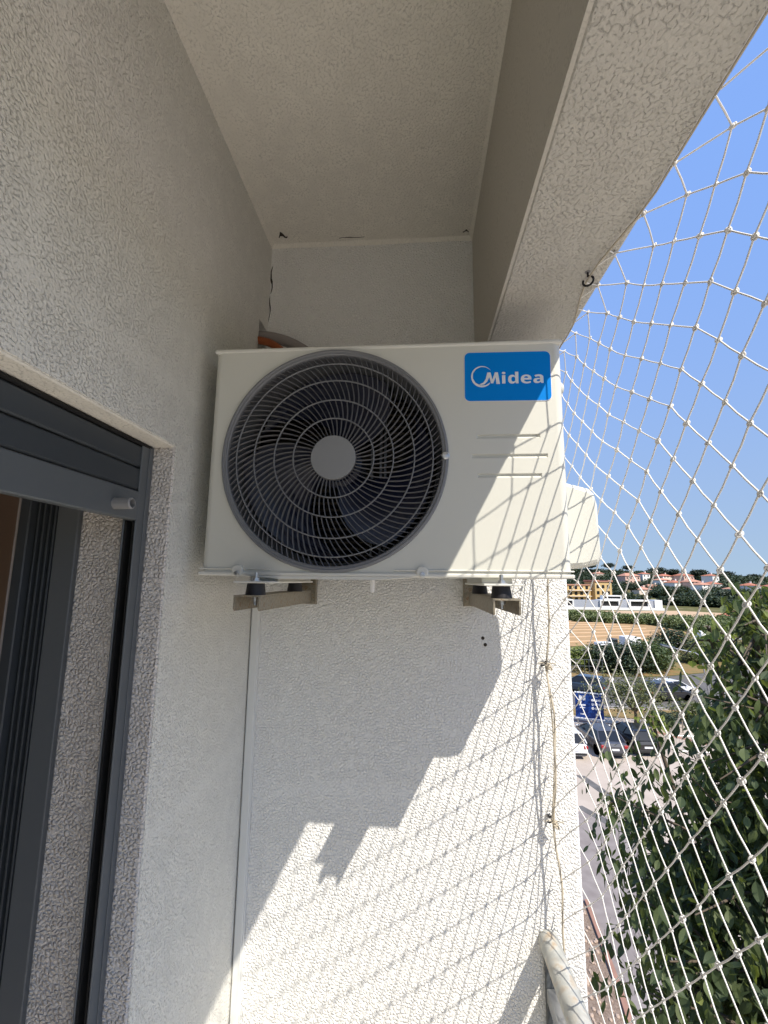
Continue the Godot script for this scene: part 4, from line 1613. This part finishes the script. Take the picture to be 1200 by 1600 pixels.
func build_far() -> void:
	var white := mat(lin(0.78, 0.77, 0.74), 0.8)
	var cream := mat(lin(0.70, 0.60, 0.50), 0.8)
	var pink := mat(lin(0.62, 0.42, 0.34), 0.8)
	var yellow := mat(lin(0.60, 0.42, 0.19), 0.8)
	var terra := mat(lin(0.42, 0.155, 0.09), 0.85)
	var terra2 := mat(lin(0.48, 0.24, 0.16), 0.85)
	var grey := mat(lin(0.36, 0.38, 0.42), 0.7)
	house("pinkish house highest on the hill near the wall edge", 157.4, -402.5, 8, 7, 4, cream, terra2)
	house("pink gabled house among the trees left on the hill", 159.7, -350.6, 13, 8, 6, pink, terra2)
	house("small white house on the hill right of the pink one", 183.7, -377.9, 7, 6, 6, white, terra)
	house("white house below the flat topped pines", 172.2, -330.0, 8, 7, 5, white, terra2)
	house("low house with brown roof above the white modern building", 137.4, -287.0, 9, 7, 3, cream, terra2)
	house("tiny white house at the far left of the hill", 145.2, -404.7, 6, 5, 4, white, terra2)
	house("low red roofed house, left end of the terrace row", 176.0, -322.0, 9, 8, 4, white, terra, 0.45)
	house("pink walled house in the middle of the terrace row", 185.5, -318.5, 10, 8, 5, pink, terra2, 0.35)
	house("white house with orange roof, right end of the terrace row", 196.5, -315.0, 9, 8, 4, white, terra, 0.55)
	house("large red roofed house at the top of the village", 209.0, -368.6, 11, 9, 6, pink, terra, 0.45)
	house("white house below the red roofed terrace", 178.0, -296.0, 9, 7, 5, white, terra2, 0.5)
	house("white house at the right end of the terrace", 222.0, -357.0, 8, 8, 7, white, terra, 0.5)
	house("orange roofed house left of the large red one", 196.0, -372.0, 10, 8, 5, cream, terra, 0.4)
	house("red gabled house far right behind the leaves", 205.0, -293.4, 9, 8, 5, white, terra, 0.6)
	house("second red gabled house far right behind the leaves", 214.0, -288.0, 8, 7, 5, white, terra, 0.2)
	house("small white house in front of the far right houses", 185.2, -280.5, 6, 6, 4, white, terra2, 0.6)
	house("low brown roofed house behind the village trees", 150.5, -300.0, 11, 7, 3, cream, terra2, 0.2)
	house("white farm shed with red roof beside the fields", 87.5, -131.0, 7.5, 6, 2.6, white, terra, 0.7)
	# yellow apartment block and its tower
	var y1 := thing("apartment_block", "yellow block with balconies beside the wall edge", "building", Vector3(83.0, -10.6, -243.0), 0.3)
	var st := mb()
	bx(st, Vector3(-8, 0, -5), Vector3(5.5, 9, 5))
	obj("wall", st, yellow, y1)
	for f in 3:
		for k in 4:
			st = mb()
			bx(st, Vector3(-7.0 + k * 3.2, 1.2 + f * 2.9, 4.9), Vector3(-5.4 + k * 3.2, 2.9 + f * 2.9, 5.05))
			obj("window", st, M.car_glass, y1)
		st = mb()
		bx(st, Vector3(-7.6, 0.5 + f * 2.9, 5.0), Vector3(5.2, 0.8 + f * 2.9, 6.4))
		obj("balcony", st, cream, y1)
	st = mb()
	bx(st, Vector3(-8.4, 9, -5.4), Vector3(5.9, 9.5, 5.4))
	obj("roof", st, terra2, y1)
	var y2 := thing("apartment_block", "taller yellow corner building right of the yellow block", "building", Vector3(94.0, -10.4, -244.0), 0.3)
	st = mb()
	bx(st, Vector3(-3.5, 0, -4), Vector3(6.5, 10.6, 4))
	obj("wall", st, yellow, y2)
	for f in 3:
		for k in 3:
			st = mb()
			bx(st, Vector3(-2.6 + k * 3.1, 1.2 + f * 3.1, 3.9), Vector3(-1.0 + k * 3.1, 2.9 + f * 3.1, 4.05))
			obj("window", st, M.car_glass, y2)
	st = mb()
	for k in 2:
		bx(st, Vector3(-3.9 + k * 8.0, 10.6, -4.4), Vector3(-1.0 + k * 8.0, 11.6, 4.4))
	bx(st, Vector3(-3.9, 10.6, -4.4), Vector3(6.9, 11.0, 4.4))
	obj("roof", st, terra2, y2)
	# long low white modern building
	var m := thing("modern_building", "long low white modern building with dark strip windows and grey boxes", "building", Vector3(80.5, -G, -189.0), 0.02)
	m.scale = Vector3.ONE * 0.74
	st = mb()
	bx(st, Vector3(-31, 0, 2.0), Vector3(24, 1.3, 2.5))
	obj("garden_wall", st, white, m)
	for u in [[-30.0, -23.0], [-9.0, 1.5], [6.5, 17.0]]:
		st = mb()
		bx(st, Vector3(u[0], 4.6, -6), Vector3(u[1], 5.3, 1.2))
		bx(st, Vector3(u[0], 1.2, -6), Vector3(u[1], 2.0, 1.2))
		bx(st, Vector3(u[0], 2.0, -6), Vector3(u[0] + 0.7, 4.6, 1.2))
		bx(st, Vector3(u[1] - 0.7, 2.0, -6), Vector3(u[1], 4.6, 1.2))
		var fr := obj("white_frame", st, white, m)
		st = mb()
		bx(st, Vector3(u[0] + 0.7, 2.0, -5.5), Vector3(u[1] - 0.7, 4.6, 0.4))
		obj("strip_window", st, M.car_glass, fr)
	for u in [[-23.0, -9.0], [1.5, 6.5], [17.0, 20.0]]:
		st = mb()
		bx(st, Vector3(u[0], 0.0, -6), Vector3(u[1], 4.9, 0.2))
		obj("grey_box", st, grey, m)
	st = mb()
	bx(st, Vector3(20.0, 0.0, -6), Vector3(24.0, 5.4, 0.8))
	obj("end_block", st, white, m)
	st = mb()
	bx(st, Vector3(-6.0, 5.3, -6), Vector3(4.0, 7.6, -2))
	obj("upper_floor", st, white, m)
	st = mb()
	bx(st, Vector3(-5.2, 5.9, -2.4), Vector3(3.4, 7.0, -1.95))
	obj("upper_window", st, M.car_glass, m)

	var r := RandomNumberGenerator.new()
	r.seed = 7
	var clump := leaf_cloud(420, Vector3(1.0, 0.85, 1.0), 0.16, r, 0.4, 0.6)
	scatter("wood", clump, M.leaf_dark, 2600, func(q: RandomNumberGenerator) -> Transform3D:
		for tries in 30:
			var b := q.randf_range(0.26, 0.95)
			var rr := q.randf_range(252.0, 500.0) if q.randf() < 0.6 else q.randf_range(405.0, 500.0)
			var a := atan(b)
			var x := rr * sin(a)
			var z := -rr * cos(a)
			var keep := noise.get_noise_2d(x * 1.6, z * 1.6) > -0.12
			for hz in [[83, -243, 16], [94, -244, 15], [205, -366, 20], [186, -318, 20], [178, -296, 9], [160, -350, 10], [172, -330, 9], [157, -402, 10], [184, -378, 8], [210, -290, 14], [137, -287, 9], [185, -280, 8], [222, -357, 9]]:
				var to_eye := Vector2(x, z).length() < Vector2(hz[0], hz[1]).length()
				var side := absf(Vector2(x, z).normalized().cross(Vector2(hz[0], hz[1]).normalized())) * Vector2(x, z).length()
				if Vector2(x - hz[0], z - hz[1]).length() < hz[2] or (to_eye and side < hz[2] * 0.6 and Vector2(x - hz[0], z - hz[1]).length() < 38.0):
					keep = false
			if keep:
				var s := q.randf_range(1.8, 4.0) * (1.25 if rr > 420.0 else 1.0)
				return Transform3D(Basis(Vector3.UP, q.randf() * TAU).scaled(Vector3(s, s * q.randf_range(0.7, 1.1), s)), Vector3(x, terrain_y(x, z) + s * 0.6, z))
		return Transform3D(Basis.IDENTITY, Vector3(180, terrain_y(180, -480), -480)), "dark green wood covering the far hillside between the houses")
	# reeds and scrub along the edge of the fields
	var tuft := leaf_cloud(160, Vector3(1.0, 0.9, 1.0), 0.2, r, 0.2, 0.5)
	scatter("scrub", tuft, M.leaf_lime_dull if M.has("leaf_lime_dull") else leaf_mat(lin(0.12, 0.15, 0.05), 0.3), 900, func(q: RandomNumberGenerator) -> Transform3D:
		var t := q.randf()
		var a := Vector2(30, -139).lerp(Vector2(60, -125), t * 2.0) if t < 0.5 else Vector2(60, -125).lerp(Vector2(63, -101), t * 2.0 - 1.0)
		var off := Vector2(q.randf_range(0, 14.0) if t > 0.5 else q.randf_range(-2.0, 3.0), q.randf_range(-9.0, 2.0))
		if t > 0.5:
			off.x *= 1.6
		var p := a + off
		var s := q.randf_range(0.7, 1.5)
		return Transform3D(Basis(Vector3.UP, q.randf() * TAU).scaled(Vector3(s, s * 1.2, s)), Vector3(p.x, -G + s * 0.7, p.y)), "green reeds and scrub along the edge of the brown field")
	scatter("dry_grass", leaf_cloud(60, Vector3(1.0, 0.35, 1.0), 0.16, r, 0.1, 0.3), leaf_mat(lin(0.24, 0.19, 0.08), 0.3), 500, func(q: RandomNumberGenerator) -> Transform3D:
		var t := q.randf()
		var p := Vector2(lerpf(16, 62, t), lerpf(-60, -84, t)) + Vector2(q.randf_range(-2, 2), q.randf_range(-9, 4))
		var s := q.randf_range(0.6, 1.3)
		return Transform3D(Basis(Vector3.UP, q.randf() * TAU).scaled(Vector3(s, s, s)), Vector3(p.x, -G + 0.15, p.y)), "dry grass tufts on the bank between the roads")
	# umbrella pines along the ridge
	var canopies: Array = []
	for k in 3:
		canopies.append(leaf_cloud(1100, Vector3(1.0, 0.42, 1.0), 0.10, r, 0.35, 0.5))
	var px := [
		[0.345, 455, 4.2, 10, "tall pine on the ridge beside the valve cover"], [0.378, 448, 4.6, 10, "pine on the ridge above the yellow block"],
		[0.415, 460, 5.0, 11, "tallest ridge pine, above the taller yellow building"], [0.455, 440, 4.4, 10, "ridge pine above the pink gabled house"],
		[0.515, 452, 7.0, 8, "broadest flat topped ridge pine, left of the village"], [0.548, 462, 5.0, 8, "small flat pine right of the broadest ridge pine"],
		[0.60, 450, 6.4, 8, "flat ridge pine directly above the large red roofed house"], [0.655, 462, 5.6, 8, "ridge pine above the right end of the terrace"],
		[0.71, 470, 4.8, 7, "low ridge pine half behind the leaf tips"], [0.77, 470, 4.8, 6, "last ridge pine at the right edge"],
		[0.46, 292, 3.6, 6, "round dark pine in front of the pink gabled house"], [0.655, 268, 5.0, 5, "broad dark tree in front of the terrace row"]]
	for k in px.size():
		var p: Array = px[k]
		var a := atan(p[0])
		var x: float = p[1] * sin(a)
		var z: float = -p[1] * cos(a)
		var t := thing("umbrella_pine", p[4], "tree", Vector3(x, terrain_y(x, z) - 0.2, z), k * 0.9, "pines on the far hill")
		st = mb()
		tube(st, [Vector3.ZERO, Vector3(0.2, p[3] * 0.5, 0), Vector3(0.0, p[3], 0)], [0.35, 0.25, 0.12], 6)
		obj("trunk", st, M.bark, t)
		var c := obj("crown", canopies[k % 3], M.leaf_pine, t)
		c.scale = Vector3.ONE * p[2]
		c.position.y = p[3]

# ---------------------------------------------------------------- the leafy tree by the balcony
func leaf_mesh() -> ArrayMesh:
	# an ovate, pointed leaf folded along its midrib and drooping towards the tip; hangs along -y
	var st := mb()
	var mid: Array = []
	var lf: Array = []
	var rt: Array = []
	var prof := [0.0, 0.30, 0.43, 0.46, 0.40, 0.27, 0.11, 0.0]
	for k in 8:
		var t := k / 7.0
		var y := -t
		var bend := 0.22 * t * t
		mid.append(Vector3(0, y, bend - 0.03))
		lf.append(Vector3(-prof[k] * 0.52, y - 0.05 * sin(t * PI), bend + 0.10 * prof[k]))
		rt.append(Vector3(prof[k] * 0.52, y - 0.05 * sin(t * PI), bend + 0.10 * prof[k]))
	for k in 7:
		if k == 0:
			tri(st, mid[0], lf[1], mid[1])
			tri(st, mid[0], mid[1], rt[1])
		elif k == 6:
			tri(st, lf[6], mid[7], mid[6])
			tri(st, mid[6], mid[7], rt[6])
		else:
			quad(st, mid[k], lf[k], lf[k + 1], mid[k + 1])
			quad(st, rt[k], mid[k], mid[k + 1], rt[k + 1])
	# stalk
	tube(st, [Vector3(0, 0.28, -0.09), Vector3(0, 0.12, -0.06), mid[0]], 0.012, 4)
	return st.commit()

func build_leafy_tree() -> void:
	var t := thing("leafy_tree", "tall leafy tree with drooping dark green leaves close to the balcony", "tree", Vector3(2.6, -G, -3.9))
	var o := -t.position
	var K := 0.78
	# clumps: direction from the balcony, distance, radius, density, share of young pale leaves
	var C := [
		[Vector3(0.525, -0.441, -0.750), 5.0, 1.30, 1.0, 0.03], [Vector3(0.607, -0.345, -0.745), 5.0, 1.0, 0.9, 0.04], [Vector3(0.497, -0.400, -0.790), 5.3, 0.66, 0.85, 0.04],
		[Vector3(0.440, -0.465, -0.780), 5.4, 0.62, 0.9, 0.05], [Vector3(0.422, -0.430, -0.815), 5.8, 0.30, 0.55, 0.10], [Vector3(0.382, -0.392, -0.848), 6.0, 0.20, 0.5, 0.15],
		[Vector3(0.390, -0.470, -0.812), 5.8, 0.26, 0.5, 0.06], [Vector3(0.424, -0.545, -0.745), 5.3, 0.50, 0.8, 0.04], [Vector3(0.457, -0.540, -0.730), 4.9, 0.90, 1.0, 0.03],
		[Vector3(0.585, -0.200, -0.795), 4.6, 0.46, 0.55, 0.10], [Vector3(0.555, -0.135, -0.830), 4.8, 0.30, 0.5, 0.18], [Vector3(0.585, -0.085, -0.810), 4.5, 0.34, 0.5, 0.12],
		[Vector3(0.520, -0.100, -0.848), 5.0, 0.24, 0.5, 0.75], [Vector3(0.575, -0.040, -0.820), 4.6, 0.22, 0.5, 0.25], [Vector3(0.535, -0.235, -0.835), 5.2, 0.30, 0.5, 0.15],
		[Vector3(0.480, -0.325, -0.830), 5.6, 0.26, 0.4, 0.15], [Vector3(0.502, -0.590, -0.660), 4.6, 1.0, 1.0, 0.03], [Vector3(0.600, -0.240, -0.765), 4.4, 0.70, 0.9, 0.05],
		[Vector3(0.642, -0.450, -0.650), 4.8, 1.2, 0.9, 0.03], [Vector3(0.420, -0.240, -0.875), 5.9, 0.16, 0.4, 0.85], [Vector3(0.354, -0.385, -0.865), 6.2, 0.20, 0.4, 0.2]]
	var r := RandomNumberGenerator.new()
	r.seed = 4711
	var leaves: Array = []
	var st := mb()
	var fork := Vector3(0.0, 6.2, 0.0)
	tube(st, [Vector3.ZERO, Vector3(0.1, 2.4, 0.05), Vector3(-0.05, 4.6, 0.1), fork], [0.24, 0.18, 0.15, 0.12], 12)
	obj("trunk", st, M.bark, t)
	for c in C:
		var ctr: Vector3 = (c[0] as Vector3).normalized() * (c[1] * K)
		var rad: float = c[2] * K
		# limb to the clump and twigs inside it
		st = mb()
		var e := ctr + o
		var s := Vector3(fork.x * 0.5, minf(fork.y, e.y - 0.8), fork.z * 0.5)
		tube(st, [s, s.lerp(e, 0.5) + Vector3(0, 0.15, 0.1), e], [0.06, 0.03, 0.012], 7)
		var tw := 5 + int(14 * rad)
		for k in tw:
			var d := Vector3(r.randfn(), r.randfn() * 0.8 + 0.1, r.randfn()).normalized() * rad * 0.95
			tube(st, [e - d * 0.1, e + d * 0.5 + Vector3(0, 0.03, 0), e + d + Vector3(0, -0.05, 0)], [0.011, 0.007, 0.003], 5)
		obj("limb", st, M.bark, t)
		var n := int(c[3] * 2300.0 * rad * rad * (1.0 + 0.4 / rad))
		for k in n:
			var d := Vector3(r.randfn(), r.randfn(), r.randfn()).normalized()
			var f := 1.0 + 0.5 * noise.get_noise_3d((ctr.x + d.x) * 70.0, (ctr.y + d.y) * 70.0, (ctr.z + d.z) * 70.0)
			var p := ctr + d * rad * f * pow(r.randf(), 0.42) * Vector3(1.0, 0.95, 1.0)
			if p.x < 0.62:
				continue
			var b := Basis.from_euler(Vector3(r.randf_range(-0.95, 0.25), r.randf() * TAU, r.randf_range(-0.5, 0.5)))
			var sz := r.randf_range(0.046, 0.094)
			var young: bool = r.randf() < c[4]
			leaves.append([p, b.scaled(Vector3.ONE * sz * (0.8 if young else 1.0)), 2 if young else (1 if r.randf() < 0.35 else 0)])
	var shades := [leaf_mat(lin(0.046, 0.066, 0.030), 0.4), leaf_mat(lin(0.084, 0.106, 0.044), 0.5), leaf_mat(lin(0.16, 0.19, 0.055), 0.6)]
	for m in shades:
		m.roughness = 0.6
		m.metallic_specular = 0.35
	var lm := leaf_mesh()
	# the leaves nearest to the balcony are meshes of their own, the others one mass per shade
	leaves.sort_custom(func(a, b) -> bool: return view_rank(a[0]) < view_rank(b[0]))
	var rest := [[], [], []]
	for k in leaves.size():
		var q: Array = leaves[k]
		if k < 300:
			var l := obj("leaf", lm, shades[q[2]], t)
			l.transform = Transform3D(q[1], q[0] + o)
		else:
			rest[q[2]].append(q)
	for k in 3:
		var mm := MultiMesh.new()
		mm.transform_format = MultiMesh.TRANSFORM_3D
		mm.mesh = lm
		mm.instance_count = rest[k].size()
		for i in rest[k].size():
			mm.set_instance_transform(i, Transform3D(rest[k][i][1], rest[k][i][0] + o))
		var mi := MultiMeshInstance3D.new()
		mi.name = ["crown", "crown_mid_leaves", "crown_young_leaves"][k]
		mi.multimesh = mm
		mi.material_override = shades[k]
		mi.set_meta("kind", "stuff")
		t.add_child(mi)

func view_rank(p: Vector3) -> float:
	# nearest first, those beside or below the view last
	var far := p.length()
	if p.x / -p.z > 0.80 or p.y / -p.z < -0.80:
		far += 100.0
	return far
